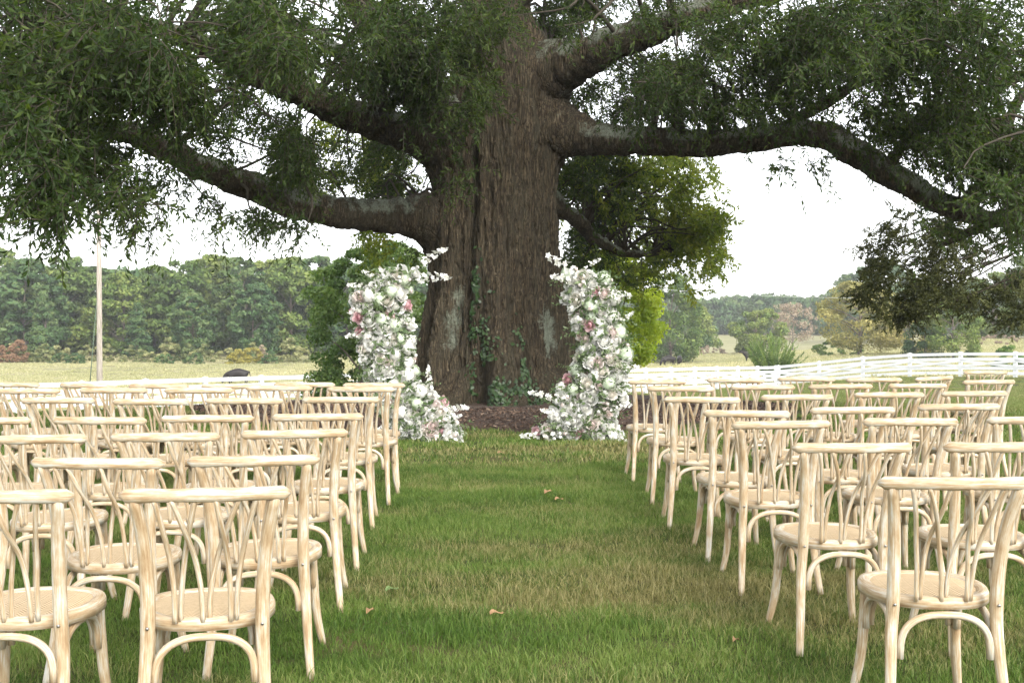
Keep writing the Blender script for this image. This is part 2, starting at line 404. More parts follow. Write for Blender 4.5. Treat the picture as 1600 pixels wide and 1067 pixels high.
near_t = [tuft_mesh('grass_tuft', .30, 520, .022, .055, .0017, M_GRASS, g_rng) for _ in range(6)] + [tuft_mesh('grass_tuft', .26, 260, .04, .085, .0019, M_GRASS, g_rng)]
mid_t = [tuft_mesh('grass_tuft', .6, 420, .025, .06, .0045, M_GRASS, g_rng) for _ in range(4)]
knoll_t = [tuft_mesh('grass_tuft', .6, 420, .025, .06, .0055, M_KGRASS, g_rng) for _ in range(4)]
x, y = jitter_grid(-9.5, 9.5, 1.6, 10.5, .17, g_rng)
k = np.abs(x) < .47*y+3.8; x, y = x[k], y[k]
scatter('lawn_grass', 'short mown grass with straw brown worn patches along the aisle', np.stack([x, y, gz(x, y)], -1), near_t, .8, 1.15)
x, y = jitter_grid(-40, 44, 10.4, 70, .42, g_rng)
rm = np.hypot(x-TREE[0], y-TREE[1]); tm = np.arctan2(y-TREE[1], x-TREE[0])
k = (np.abs(x) < .50*y+4.5) & (rm > mulch_radius(tm)+.18) & (fence_side(x, y) < .3) & (g_rng.uniform(0, 1, x.size) < np.clip(1.6-y/45, .35, 1))
x, y = x[k], y[k]
kk = y + g_rng.normal(size=x.size)*1.2 < 17
scatter('lawn_grass', 'mown grass from the flowers round the oak', np.stack([x[kk], y[kk], gz(x[kk], y[kk])], -1), mid_t, .8, 1.3)
x, y = x[~kk], y[~kk]
scatter('knoll_grass', 'paler mown grass running down to the white fence', np.stack([x, y, gz(x, y)], -1), knoll_t, .8, 1.3)
past_t = [tuft_mesh('grass_tuft', 2.6, 260, .06, .17, .03, M_PGRASS, g_rng) for _ in range(4)]
x, y = jitter_grid(-75, 70, 36, 175, 2.0, g_rng)
k = (np.abs(x) < .50*y+2) & (fence_side(x, y) > .6); x, y = x[k], y[k]
scatter('pasture_grass', 'pale dry pasture grass beyond the white fence', np.stack([x, y, gz(x, y)], -1), past_t, .7, 1.3)

# ------------------------------------------------------------------ the oak
def mat_bark():
    m, nt, b = new_mat('oak_bark'); geo = nt.nodes.new('ShaderNodeNewGeometry'); pos = geo.outputs['Position']
    n1 = noise(nt, pos, 17, 8, .72, (1, 1, .26)); n2 = noise(nt, pos, 60, 5, .75, (1, 1, .5)); n3 = noise(nt, pos, 1.3, 4, .6)
    mpv = N(nt, 'ShaderNodeMapping'); mpv.inputs['Scale'].default_value = (1, 1, .085); nt.links.new(pos, mpv.inputs['Vector'])
    wob = N(nt, 'ShaderNodeTexNoise', Scale=7.0, Detail=3.0); nt.links.new(mpv.outputs[0], wob.inputs['Vector'])
    wv_ = nt.nodes.new('ShaderNodeVectorMath'); wv_.operation = 'MULTIPLY_ADD'; nt.links.new(wob.outputs['Color'], wv_.inputs[0]); wv_.inputs[1].default_value = (.10, .10, .07); nt.links.new(mpv.outputs[0], wv_.inputs[2])
    vo = N(nt, 'ShaderNodeTexVoronoi', Scale=24.0); vo.feature = 'DISTANCE_TO_EDGE'; nt.links.new(wv_.outputs[0], vo.inputs['Vector'])
    crack = ramp(nt, vo.outputs['Distance'], [(.0, (0, 0, 0)), (.16, (.7, .7, .7)), (.4, (1, 1, 1))])
    c = ramp(nt, n1, [(.32, (0.04263, 0.0332, 0.02102)), (.46, (0.09992, 0.07703, 0.04902)), (.56, (0.1665, 0.1301, 0.08168)), (.70, (0.2798, 0.2325, 0.1576))])
    c = mixc(nt, crack, (.034, .026, .019), c)
    n6 = noise(nt, pos, 4.5, 5, .65, (1, 1, .12)); c = mixc(nt, ramp(nt, n6, [(.42, (0, 0, 0)), (.62, (.55, .55, .55))]), c, (.085, .080, .055))
    n7 = noise(nt, pos, 30, 6, .8, (1, 1, .6)); c = mixc(nt, 1.0, c, ramp(nt, n7, [(.3, (.62, .62, .62)), (.55, (1, 1, 1)), (.72, (1.45, 1.4, 1.35))]), 'MULTIPLY')
    c = mixc(nt, mathn(nt, 'MULTIPLY', n3, .35), c, (.055, .045, .03))
    # grey green crust lichen in irregular patches, on limb tops also standing in for the light on them
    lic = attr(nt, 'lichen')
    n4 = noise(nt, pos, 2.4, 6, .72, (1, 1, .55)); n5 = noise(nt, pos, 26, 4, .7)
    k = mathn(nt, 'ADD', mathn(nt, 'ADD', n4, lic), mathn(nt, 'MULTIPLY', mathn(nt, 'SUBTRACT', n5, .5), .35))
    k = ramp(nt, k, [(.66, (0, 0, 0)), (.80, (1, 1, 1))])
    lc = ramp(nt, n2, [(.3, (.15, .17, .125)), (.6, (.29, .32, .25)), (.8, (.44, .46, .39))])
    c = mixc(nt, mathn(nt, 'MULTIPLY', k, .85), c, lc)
    nt.links.new(c, b.inputs['Base Color']); b.inputs['Roughness'].default_value = .9; b.inputs['Specular IOR Level'].default_value = .15
    bump(nt, b, mathn(nt, 'ADD', mathn(nt, 'ADD', mathn(nt, 'MULTIPLY', n1, .7), mathn(nt, 'MULTIPLY', n2, .4)), mathn(nt, 'ADD', mathn(nt, 'MULTIPLY', crack, .45), mathn(nt, 'MULTIPLY', n7, .5))), 1.0, .05)
    return m
M_BARK = mat_bark()
oak_z = gz1(*TREE)
oak = empty('oak_tree', (TREE[0], TREE[1], oak_z), 0, 'huge old oak with fluted brown trunk and spreading leafy limbs over the lawn', 'tree', None)
def in_oak(o):                      # part built in world coordinates -> child of the oak
    o.parent = oak; o.matrix_parent_inverse = Matrix.Translation((-TREE[0], -TREE[1], -oak_z)); return o

TR_Z = np.array([-.6, -.1, .15, .45, 1.0, 1.7, 2.5, 3.6, 4.6, 5.4, 6.2, 7.0, 8.5, 11, 14])
TR_R = np.array([1.95, 1.64, 1.40, 1.26, 1.17, 1.09, 1.02, .95, .94, .86, .70, .50, .42, .36, .20])
TR_X = np.array([.0, .0, .0, .0, -.02, -.02, .0, .05, .05, .07, .07, .04, .06, .08, 0])
def trunk_surface(th, z):
    """th, z arrays (z above the ground) -> points on the bark"""
    R = np.interp(z, TR_Z, TR_R)
    base = smooth(3.2, 0, z)
    fl = 0
    for a, kf, ph, tw in ((.070, 5, .4, .10), (.060, 9, 2.1, -.16), (.044, 14, 1.0, .12), (.026, 23, .2, -.1)):
        fl = fl + a*np.cos(kf*(th + tw*np.sin(z*.6+ph)) + ph)
    groove = -.085*np.exp(-(((th+1.05+.05*np.sin(z*1.2))/.065)**2))*smooth(-.2, 1.0, z)*smooth(5, 2.6, z)  # long furrow right of the middle
    groove = groove - .05*np.exp(-(((th+1.62+.04*np.sin(z*1.7+1))/.05)**2)) - .055*np.exp(-(((th+2.05+.05*np.sin(z*1.1))/.06)**2)) - .04*np.exp(-(((th+1.33+.04*np.sin(z*1.9+2))/.04)**2))*smooth(0, 1.5, z)
    gr = np.random.default_rng(88)
    for _k in range(30):                                                # furrows between the folds of the trunk
        t0 = gr.uniform(-math.pi, .6); dp = gr.uniform(.018, .060); wd = gr.uniform(.018, .05); za = gr.uniform(-.8, 2.2); zb = za + gr.uniform(1.5, 5)
        tc = t0 + .05*np.sin(z*gr.uniform(.6, 1.6)+gr.uniform(0, 6)) + .03*(vnoise(z*1.3, z*0+_k, 90)-.5)
        groove = groove - dp*np.exp(-((th-tc)/wd)**2)*smooth(za, za+.7, z)*smooth(zb, zb-.9, z)
    butt = base**2*(.10*np.cos(6*th+.9) + .06*np.cos(11*th+2)) + smooth(.7, -.1, z)*(.09*np.cos(9*th+1) + .07*np.cos(17*th))
    u = th*1.1
    rid = (np.abs(vnoise(u*6 + .6*vnoise(u*3, z*1.5, 3), z*.8, 21)*2-1)*-1+.5)*.06 + (np.abs(vnoise(u*15 + 1.6*vnoise(u*5, z*4, 4), z*3.0, 22)*2-1)*-1+.5)*.075 + (np.abs(vnoise(u*34 + 1.5*vnoise(u*9, z*9, 6), z*7.5, 24)*2-1)*-1+.5)*.045
    rid = rid + (fbm(u*45, z*18, 23, 3)-.5)*.030
    rr = R*(1 + fl*(.6+.8*base) + groove + butt) + rid*np.clip(R, .3, 1.2)
    x = TREE[0] + np.interp(z, TR_Z, TR_X) + rr*np.cos(th); y = TREE[1] + rr*np.sin(th)*.95
    return np.stack([x, y, oak_z + z], -1)
nth, nz = 560, 330
th = np.linspace(-math.pi, math.pi, nth, endpoint=False); zz = np.concatenate([np.linspace(-.5, 7.4, nz-24), np.linspace(7.5, 14, 24)])
TH, ZZ = np.meshgrid(th, zz)
# seam free: blend the two noise ends over the back of the trunk
PA = trunk_surface(TH, ZZ); PB = trunk_surface(np.where(TH > math.pi/2, TH-2*math.pi, TH), ZZ)
wb = smooth(math.pi/2+.2, math.pi-.05, TH)[..., None]; TP = PA*(1-wb)+PB*wb
F = []
ii = np.arange(nz-1)[:, None]*nth; jj = np.arange(nth)[None, :]; j2 = (jj+1) % nth
F = np.stack([(ii+jj), (ii+j2), (ii+nth+j2), (ii+nth+jj)], -1).reshape(-1, 4)
TRUNK_F = F
# roots breaking out of the foot of the trunk
for rt, rl, r0 in ((-2.75, .9, .24), (-2.35, .55, .2), (-1.98, .5, .22), (-1.5, .42, .17), (-1.22, .62, .24), (-.80, .55, .2), (-.42, .95, .25), (.2, .8, .25), (2.9, .7, .22)):
    d_ = np.array((math.cos(rt), math.sin(rt)*.95)); q = []
    for k, (f, zz_) in enumerate(((.70, .85), (1.12, .36), (1.42, .10), (1.55+rl*.35, .00), (1.6+rl, -.12))):
        q.append((TREE[0]+d_[0]*f-d_[1]*.06*k*math.sin(rt*7), TREE[1]+d_[1]*f+d_[0]*.06*k*math.sin(rt*7), oak_z+zz_))
    t_ = np.linspace(0, 1, 26); bf = Buf(); A_, B_ = np.meshgrid(t_*6, np.linspace(0, 2*math.pi, 18, endpoint=False), indexing='ij')
    tube(bf, catmull(q, 26), r0*(1.05-.72*t_), sides=18, jit=1+.30*(fbm(A_+np.cos(B_)*2+rt*3, np.sin(B_)*2, 47, 3)-.5)); me = bf.mesh('root'); me.materials.append(M_BARK)
    a_ = me.attributes.new('lichen', 'FLOAT', 'POINT'); a_.data.foreach_set('value', np.full(len(me.vertices), -.08, 'f')); in_oak(link('root', me))

# limbs: (px, py, half width px, distance)
LIMBS = [
 [(750,372,52,19.5),(705,356,44,19.1),(665,344,33,18.7),(625,338,28,18.4),(585,336,25,18.1),(530,330,23,17.6),(460,317,22,17.2),(400,297,21,16.8),(340,270,20,16.3),(270,240,19,15.6),(205,215,17,15.0),(140,203,13,14.3),(70,185,9,13.6),(0,160,6,13),(-80,130,4,12.6)],
 [(760,285,50,19.5),(712,248,40,19.0),(672,222,33,18.6),(640,208,28,18.3),(600,195,26,17.9),(540,175,24,17.5),(480,150,22,17.0),(420,120,21,16.5),(360,95,18,16.0),(300,70,15,15.4),(220,40,12,14.8),(130,5,9,14.2),(40,-40,6,13.6)],
 [(775,310,50,19.5),(712,232,42,18.9),(665,160,32,18.2),(630,105,29,17.9),(592,50,26,17.5),(555,0,22,17.2),(520,-60,17,16.9),(480,-140,10,16.6)],
 [(780,206,62,19.7),(835,201,50,19.2),(872,206,36,18.8),(910,214,27,18.45),(955,218,23,18.1),(1020,219,21,17.6),(1100,222,20,17.2),(1180,216,19,16.9),(1250,211,19,16.5),(1300,215,20,16.2),(1345,242,21,15.9),(1400,283,19,15.6),(1450,313,17,15.3),(1500,333,16,15.0),(1550,344,12,14.7),(1600,338,8,14.4),(1680,320,5,14)],
 [(775,215,66,19.7),(818,150,54,19.3),(855,117,40,18.9),(890,99,33,18.5),(920,87,29,18.25),(960,70,25,17.9),(1020,50,21,17.5),(1080,28,18,17.2),(1150,8,15,16.9),(1240,-14,11,16.5),(1330,-50,7,16)],
 [(1215,212,13,16.7),(1240,190,9,16.5),(1280,166,9,16.3),(1330,137,8,16.0),(1385,112,7,15.7),(1450,80,5,15.4),(1510,30,4,15)],
 [(1495,333,15,15.0),(1530,290,11,15.1),(1560,230,9,15.2),(1590,165,8,15.3),(1630,110,6,15.4),(1660,40,5,15.4)],
 [(1380,272,13,15.7),(1400,240,9,15.6),(1440,200,9,15.4),(1500,170,10,15.2),(1560,140,8,15.0),(1640,95,6,14.8)],
 [(1060,393,3,23.5),(1010,397,5,23),(965,392,7,22.3),(930,372,9,21.5),(890,340,12,20.4),(840,300,16,19.6)],
 [(1585,342,10,14.5),(1540,352,8,14.8),(1500,372,6,15.1),(1470,385,3,15.3)],
 [(600,170,18,18.4),(560,110,12,20),(500,60,9,21.5),(430,20,7,23)],
]
FIL = .75
def limb_path(L):
    c = np.array([P(a, b_, d) for a, b_, w_, d in L]); r = np.array([w_*d/FOC for a, b_, w_, d in L]); nn = 12*len(L)
    return catmull(c, nn), np.interp(np.linspace(0, 1, nn), np.linspace(0, 1, len(L)), r)
V0 = TP.reshape(-1, 3).copy(); ax0 = np.stack([TREE[0]+np.interp(V0[:, 2]-oak_z, TR_Z, TR_X), np.full(len(V0), TREE[1]), V0[:, 2]], -1); rad_d = norm(V0-ax0)
push = np.zeros(len(V0))
for L in LIMBS[:5]:
    pth, rd = limb_path(L); sdm = np.full(len(V0), 9.0)
    for q, r_q in zip(pth[:56], rd[:56]): sdm = np.minimum(sdm, np.linalg.norm(V0-q, axis=1)-r_q)
    h_ = np.clip(1-np.abs(np.maximum(sdm, 0))/FIL, 0, 1); push = np.maximum(push, h_**2*FIL*.24)
V0 += rad_d*push[:, None]
me = big_mesh('trunk', V0, TRUNK_F, None, M_BARK, True)
lz = -.10 + .42*np.exp(-(((TH+2.20)/.14)**2 + ((ZZ-1.45)/.75)**2)) + .54*np.exp(-(((TH+.58)/.26)**2 + ((ZZ-1.25)/.6)**2)) + .16*np.exp(-(((TH+1.9)/.05)**2+((ZZ-1.2)/.6)**2)) + .18*smooth(2.9, 3.6, ZZ)*np.exp(-((np.abs(TH)-2.9)/.35)**2)
a_ = me.attributes.new('lichen', 'FLOAT', 'POINT'); a_.data.foreach_set('value', lz.ravel().astype('f'))
in_oak(link('trunk', me))

limb_pts = []      # sampled points on the limbs for hanging branches
for L in LIMBS:
    c = np.array([P(a, b_, d) for a, b_, w_, d in L]); r = np.array([w_*d/FOC for a, b_, w_, d in L])
    nn = (22 if r.max() > .15 else 12)*len(L); path = catmull(c, nn); rad = np.interp(np.linspace(0, 1, nn), np.linspace(0, 1, len(L)), r)
    s_ = np.linspace(0, 1, nn)
    path = path + (np.stack([fbm(s_*14, s_*0+k*9, 31, 3) for k in range(3)], -1)-.5)*.17*np.minimum(1, rad/.12)[:, None]
    sides = 40 if r.max() > .15 else 10
    thj = np.linspace(0, 2*math.pi, sides, endpoint=False)
    A_, B_ = np.meshgrid(np.arange(nn)*.35, thj, indexing='ij')
    jit = 1 + .26*(fbm(A_+np.cos(B_), np.sin(B_)*1.6+A_*.3, 41, 3)-.5) + .10*(vnoise(B_*4, A_*2, 44)-.5)
    bf = Buf(); tube(bf, path, rad, sides=sides, jit=jit)
    co = bf.v[0]; nrm = norm(co - np.repeat(path, sides, axis=0))
    if r.max() > .15:
        zr_ = co[:, 2]-oak_z; sdt = np.hypot(co[:, 0]-TREE[0]-np.interp(zr_, TR_Z, TR_X), co[:, 1]-TREE[1])-np.interp(zr_, TR_Z, TR_R)
        bf.v[0] = co + nrm*(np.clip(1-np.maximum(sdt, 0)/(FIL*1.2), 0, 1)**2*FIL*.22)[:, None]
        u_ = np.tile(thj, nn)*2.2; v_ = np.repeat(s_, sides)*14
        bf.v[0] = bf.v[0] + nrm*(((np.abs(vnoise(u_*5+vnoise(v_*2, u_, 8), v_*1.4, 27)*2-1)*-1+.5)*.035 + (fbm(u_*9, v_*5, 28, 3)-.5)*.03)*np.minimum(1, np.repeat(rad, sides)/.2))[:, None]
    me = bf.mesh('limb'); me.materials.append(M_BARK)
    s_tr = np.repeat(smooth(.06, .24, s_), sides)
    lv = -.06 + (.24*s_tr-.10*(1-s_tr))*smooth(-.35, .35, nrm[:, 2])*(1 if r.max() > .15 else .4) + .06  # upward faces paler: lichen, plus the lit tops put into the colour
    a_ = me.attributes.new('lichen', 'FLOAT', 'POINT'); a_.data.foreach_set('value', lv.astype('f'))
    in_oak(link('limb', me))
    for q, rd in zip(path[6::6], rad[6::6]): limb_pts.append((*q, rd))
limb_pts = np.array(limb_pts)

# foliage: hanging twigs of slender leaves
def build_leaves(S, D, Ln, K, rng, leaf_len, leaf_w, droop=.55, spread=.9):
    """S starts, D directions, Ln lengths of the twigs -> leaf quads (two folded triangles each) and twig strips"""
    n = len(S); t = (np.arange(K)+.6)/K
    t = t[None, :] + rng.uniform(-.3, .3, (n, K))/K
    g = np.array((0, 0, -1.0))
    def at(tt): return S[:, None, :] + D[:, None, :]*(tt*Ln[:, None])[..., None] + g*(droop*Ln[:, None]*tt**2)[..., None]
    B = at(t); T = norm(D[:, None, :] + g*(2*droop*t)[..., None])
    side = norm(np.cross(T, rng.normal(size=(n, K, 3))))
    ld = norm(T*.75 + side*spread + g*.25 + rng.normal(size=(n, K, 3))*.18)
    wv = norm(np.cross(ld, rng.normal(size=(n, K, 3)) + np.array((0, 0, .6))))
    nv = np.cross(ld, wv)
    l = (leaf_len*rng.uniform(.6, 1.25, (n, K)))[..., None]; w = (leaf_w*rng.uniform(.7, 1.3, (n, K)))[..., None]
    curl = rng.uniform(-.2, .1, (n, K))[..., None]
    V = np.stack([B, B+ld*l*.45+wv*w+nv*w*.45, B+ld*l+nv*l*curl, B+ld*l*.45-wv*w+nv*w*.45], 2).reshape(-1, 3)
    N_ = n*K; q = np.arange(N_)[:, None]*4
    F = np.concatenate([q+np.array([[0, 1, 2]]), q+np.array([[0, 2, 3]])])
    tw = rng.uniform(0, 1, (n, 1)); rnd = np.clip(.45*tw + .55*rng.uniform(0, 1, (n, K)), 0, 1)
    # twig stems: three sided
    tt = np.linspace(0, 1, 4)[None, :].repeat(n, 0); Q = at(tt)
    r = np.linspace(.006, .0018, 4)[None, :, None]
    ax = norm(np.cross(D, rng.normal(size=(n, 3))))[:, None, :]; ay = norm(np.cross(D[:, None, :], ax))
    ring = np.stack([Q+ax*r, Q-ax*r*.5+ay*r*.87, Q-ax*r*.5-ay*r*.87], 2).reshape(-1, 3)
    base = (np.arange(n)[:, None]*12 + np.arange(3)[None, :]*3).ravel()
    TF = np.concatenate([np.stack([base+a, base+(a+1) % 3, base+3+(a+1) % 3, base+3+a], -1) for a in range(3)])
    return V, F, np.repeat(rnd.ravel(), 4), ring, TF

M_LEAF = leaf_mat('oak_leaf', [(.015, .030, .009), (.034, .060, .016), (.086, .118, .031)], .42, (1.9, 1.9, .6), .5, .2, 0, .5)
M_LEAF_BACK = leaf_mat('oak_leaf_backlit', [(0.0549, 0.092, 0.0147), (0.122, 0.1667, 0.0294), (0.244, 0.2587, 0.05775)], .45, (1.9, 1.9, .5), .5, .2, 0, .5)  # brighter yellow copy of the oak leaf, light from behind put into its colour
M_TWIG = simple_mat('twig', (.048, .040, .028), .9, .3, 20)
CL = [ # px, py, rx, ry, dmin, dmax, twigs
 (100,70,190,110,9,14,1200),(300,55,190,80,10,15,1000),(480,50,150,80,11,16.5,800),(50,195,110,68,8.5,12.5,520),(165,238,110,42,9,13,270),
 (290,205,70,45,11,15,170),(420,225,80,50,13.5,18,300),(520,255,75,42,15,19,300),(300,280,70,26,11,15,110),(62,305,48,42,8.5,12,95),
 (195,285,55,26,9.5,13,85),(100,325,22,36,8.5,11,42),(235,310,18,20,10,12,18),(640,50,110,75,14.5,17.3,750),(692,145,70,108,15.2,17.2,980),(708,258,38,44,15.5,17.2,210),(770,30,34,34,15.4,17,90),(560,130,60,40,15,18,160),
 (470,342,80,20,14,17.5,120),(350,340,20,26,12,14,26),(230,335,25,26,11,13,30),(600,240,45,34,19.5,22,150),
 (920,50,60,40,15,18.5,170),(1010,150,110,58,14.5,19,620),(1150,130,130,70,13.5,18,760),(1300,55,160,65,12,17,850),(1190,60,110,55,13,17,500),
 (1450,85,130,90,11,16,760),(1560,50,80,60,11,15,150),(1420,215,110,58,11,15.5,520),(1540,255,85,85,11,15,620),(1590,320,36,50,11,14.5,130),
 (1225,180,70,32,14,17,150),(1080,195,60,22,14.5,17,110),(1215,270,12,22,13,14,10),(1275,245,22,20,13.5,14.5,14),(1040,25,70,26,15,18,120),(760,10,70,22,16,17.6,60),
 (880,40,70,45,19,22,330),(1000,0,120,34,18,21,300),(1005,112,60,34,18.8,22,240),(560,285,90,36,19,22,240),(330,160,70,40,16,18.5,170),(430,95,90,50,17,19.5,280),(930,160,50,30,19,21,150),
 (1490,340,70,26,13,15.5,110),(1345,185,50,35,13,16,110),(410,60,60,60,14,19,200),(230,130,110,60,11,15,330),(390,170,40,40,14,17,60),
]
CL_BACK = [(995,305,128,92,20.5,26,1050),(1075,395,52,62,21,25,330),(920,290,60,80,20,24,520),(1085,330,45,60,20,23,240),(930,270,70,40,19.5,22,260),(985,415,60,30,21,25,140),(560,225,90,55,21,26,330),(480,275,60,40,21,26,150),(610,310,60,40,21,25,200),(900,400,40,70,21,25,200),(880,100,120,60,21,26,260),(600,385,60,30,22,26,100)]
f_rng = np.random.default_rng(11)
def clump_twigs(cl):
    S = []
    for (a, b_, rx, ry, d0, d1, n) in cl:
        n = int(n*.84); m_ = int(n*3.2); an = f_rng.uniform(0, 2*math.pi, m_); rr_ = np.sqrt(f_rng.uniform(0, 1, m_))*f_rng.uniform(.85, 1.12, m_)
        d = f_rng.uniform(d0, d1, m_)
        q = np.array([P(a+rx*r*math.cos(t), b_+ry*r*math.sin(t), dd) for r, t, dd in zip(rr_, an, d)])
        g = fbm(q[:, 0]*2.1+q[:, 1]*.35, q[:, 2]*2.5+q[:, 1]*.2, 51, 3)      # clumping: sky shows between sprays
        keep = np.argsort(-g + f_rng.uniform(0, .14, m_))[:n]
        S.append(q[keep])
    return np.concatenate(S)
wood = Buf()
def hang_branches(S, every, rng, lp):
    """real wood from the limbs to the twigs: branches bow up from the nearest limb and droop into the foliage"""
    for s in S[::every]:
        dd = np.linalg.norm(lp[:, :3]-s, axis=1) + .6*np.maximum(0, lp[:, 2]-s[2]-.6)
        k = int(np.argmin(dd)); 
        if dd[k] > 4.5: continue
        a = lp[k, :3]; v = s-a; L_ = np.linalg.norm(v)
        if L_ < .3: continue
        m1 = a + v*.35 + np.array((0, 0, .16*L_)) + rng.normal(size=3)*.07*L_; m2 = a + v*.72 + np.array((0, 0, .10*L_)) + rng.normal(size=3)*.06*L_
        r0 = min(.045, .012+.011*L_, max(.012, lp[k, 3]*.5))
        tube(wood, catmull([a, m1, m2, s], 10), np.linspace(r0, .006, 10), sides=5, cap=False)
def px_of(q):
    v = q-np.array((0, 0, CAM_H)); f_ = v[:, 1]*_cp - v[:, 2]*_sp; u_ = v[:, 1]*_sp + v[:, 2]*_cp
    return 800+FOC*v[:, 0]/f_, 533.5-FOC*u_/f_
S1 = clump_twigs(CL)
_lx, _ly = px_of(limb_pts[:, :3]); _lw = limb_pts[:, 3]*FOC/limb_pts[:, 1]
_big = (limb_pts[:, 3] > .10) & (_lx > 210) & ~((_lx < 690) & (_ly < 190) & (_lx > 520)) & ~((_lx > 1000) & (_ly < 70))
_sx, _sy = px_of(S1)
_hit = np.zeros(len(S1), bool)
for a_, b_, w_, d_ in zip(_lx[_big], _ly[_big], _lw[_big], limb_pts[_big, 1]):
    _hit |= (np.abs(_sx-a_) < 16) & (_sy > b_-w_-22) & (_sy < b_+w_+3) & (S1[:, 1] < d_+.25)
S1 = S1[~(_hit & (f_rng.uniform(0, 1, len(S1)) < .82))]    # twigs that would hide the bare limbs grow elsewhere
S2 = clump_twigs(CL_BACK)
def dirs(S, rng):
    out = S - np.array((TREE[0], TREE[1], 0)); out[:, 2] = 0
    return norm(norm(out)*.8 + rng.normal(size=S.shape)*.75 + np.array((0, 0, -.15)))
hang_branches(S1[f_rng.permutation(len(S1))], 30, f_rng, limb_pts); hang_branches(S2[f_rng.permutation(len(S2))], 26, f_rng, limb_pts)
V, F, R_, TW, TWF = build_leaves(S1, dirs(S1, f_rng), f_rng.uniform(.22, .58, len(S1)), 18, f_rng, .092, .0128, .42)
tag(in_oak(link('leaves', big_mesh('leaves', V, F, R_, M_LEAF))), 'slender dark green leaves hanging from the limbs', None, None, 'stuff')
tag(in_oak(link('twigs', big_mesh('twigs', TW, TWF, None, M_TWIG))), None, None, None, 'stuff')
_nt = (px_of(S2)[0] + f_rng.normal(size=len(S2))*45 < 965) & (px_of(S2)[0] > 640)
V, F, R_, TW, TWF = build_leaves(S2[_nt], dirs(S2[_nt], f_rng), f_rng.uniform(.2, .55, _nt.sum()), 17, f_rng, .110, .018, .3, 1.1)
tag(in_oak(link('leaves', big_mesh('leaves', V, F, R_, M_LEAF))), 'darker leaves close behind the trunk', None, None, 'stuff')
tag(in_oak(link('twigs', big_mesh('twigs', TW, TWF, None, M_TWIG))), None, None, None, 'stuff'); S2 = S2[~_nt]
V, F, R_, TW, TWF = build_leaves(S2, dirs(S2, f_rng), f_rng.uniform(.2, .5, len(S2)), 16, f_rng, .115, .022, .22, 1.2)
tag(in_oak(link('leaves', big_mesh('leaves', V, F, R_, M_LEAF_BACK))), 'yellow green leaves on the far side of the crown', None, None, 'stuff')
tag(in_oak(link('twigs', big_mesh('twigs', TW, TWF, None, M_TWIG))), None, None, None, 'stuff')
# upper crown above the frame: it shades the trunk and the lawn
n = 6200
an = f_rng.uniform(0, 2*math.pi, n); r = 15.5*f_rng.uniform(.0, 1, n)**.62; z = 7.6 + f_rng.uniform(0, 1, n)*(9.5*np.sqrt(np.maximum(0, 1-(r/16.2)**2))) 
q = np.stack([TREE[0]+r*np.cos(an), TREE[1]+r*np.sin(an)*.92, z], -1)
lowlim = CAM_H + (q[:, 1])*(499+26)/FOC + 1.25                       # keeps above the view of the photograph's own limbs
q = q[(q[:, 2] > lowlim) & (fbm(q[:, 0]*.5, q[:, 1]*.5+q[:, 2]*.4, 77, 3) > .52) & (q[:, 1] > 8.5)]
V, F, R_, TW, TWF = build_leaves(q, dirs(q, f_rng), f_rng.uniform(.8, 1.5, len(q)), 14, f_rng, .30, .055)
tag(in_oak(link('crown', big_mesh('crown', V, F, R_, M_LEAF))), None, None, None, 'stuff')
for a in np.linspace(0, 2*math.pi, 13)[:-1]:
    z0 = f_rng.uniform(6.5, 9); r1 = f_rng.uniform(6, 11); p0 = np.array((TREE[0]+.1, TREE[1], z0)); p3 = np.array((TREE[0]+r1*math.cos(a), TREE[1]+r1*math.sin(a)*.9, z0+f_rng.uniform(2.5, 5)))
    if p3[1] < 12 : p3[2] += 1.2
    tube(wood, catmull([p0, p0*.6+p3*.4+np.array((0, 0, .8)), p3], 16), np.linspace(.26, .05, 16), sides=8, cap=False)
me = wood.mesh('branches'); me.materials.append(M_TWIG)
tag(in_oak(link('branches', me)), 'thin bare branches reaching from the limbs into the leaves', None, None, 'stuff')

# ivy climbing the foot of the trunk
M_IVY = leaf_mat('ivy_leaf', [(.012, .030, .010), (.028, .062, .018), (.060, .105, .035)], .15, (1.2, 1.3, .6), .4, .4, 0, 3)
def ivy_at(seeds, n, label):
    T = []; Z = []
    for (t0, z0, dt, dz, w_) in seeds:
        k = int(n*w_); t = f_rng.normal(t0, dt, k); z = z0 + np.abs(f_rng.normal(0, dz, k)); T.append(t); Z.append(z)
    T = np.concatenate(T); Z = np.concatenate(Z); k = fbm(T*9, Z*3.2, 61, 3) > .47; T, Z = T[k], Z[k]
    A = trunk_surface(T, Z); e = .01
    dT = norm(trunk_surface(T+e, Z)-trunk_surface(T-e, Z)); nr = norm(np.stack([np.cos(T), np.sin(T), np.full(len(T), .25)], -1)+f_rng.normal(size=A.shape)*.35)
    A = A + nr*f_rng.uniform(.02, .07, len(T))[:, None]
    a1 = norm(np.cross(nr, f_rng.normal(size=A.shape))); a2 = np.cross(nr, a1)
    L_ = f_rng.uniform(.018, .042, len(T))[:, None]
    V = np.stack([A-a1*L_, A+a2*L_*.8-a1*L_*.2+nr*.006, A+a1*L_*1.1, A-a2*L_*.8-a1*L_*.2+nr*.006], 1).reshape(-1, 3); q = np.arange(len(T))[:, None]*4
    tag(link('ivy', big_mesh('ivy', V, np.concatenate([q+np.array([[0, 1, 2]]), q+np.array([[0, 2, 3]])]), np.repeat(f_rng.uniform(0, 1, len(T)), 4), M_IVY)), label, 'ivy')
ivy_at([(-1.78, 0, .10, .75, .55), (-1.62, 0, .18, .35, .45)], 1500, 'green ivy climbing the left middle of the oak trunk from the mulch')
ivy_at([(-1.22, .0, .06, .5, .6), (-1.05, 0, .2, .22, .4)], 1000, 'narrow dark strand of ivy at the foot of the furrow right of the trunk middle')
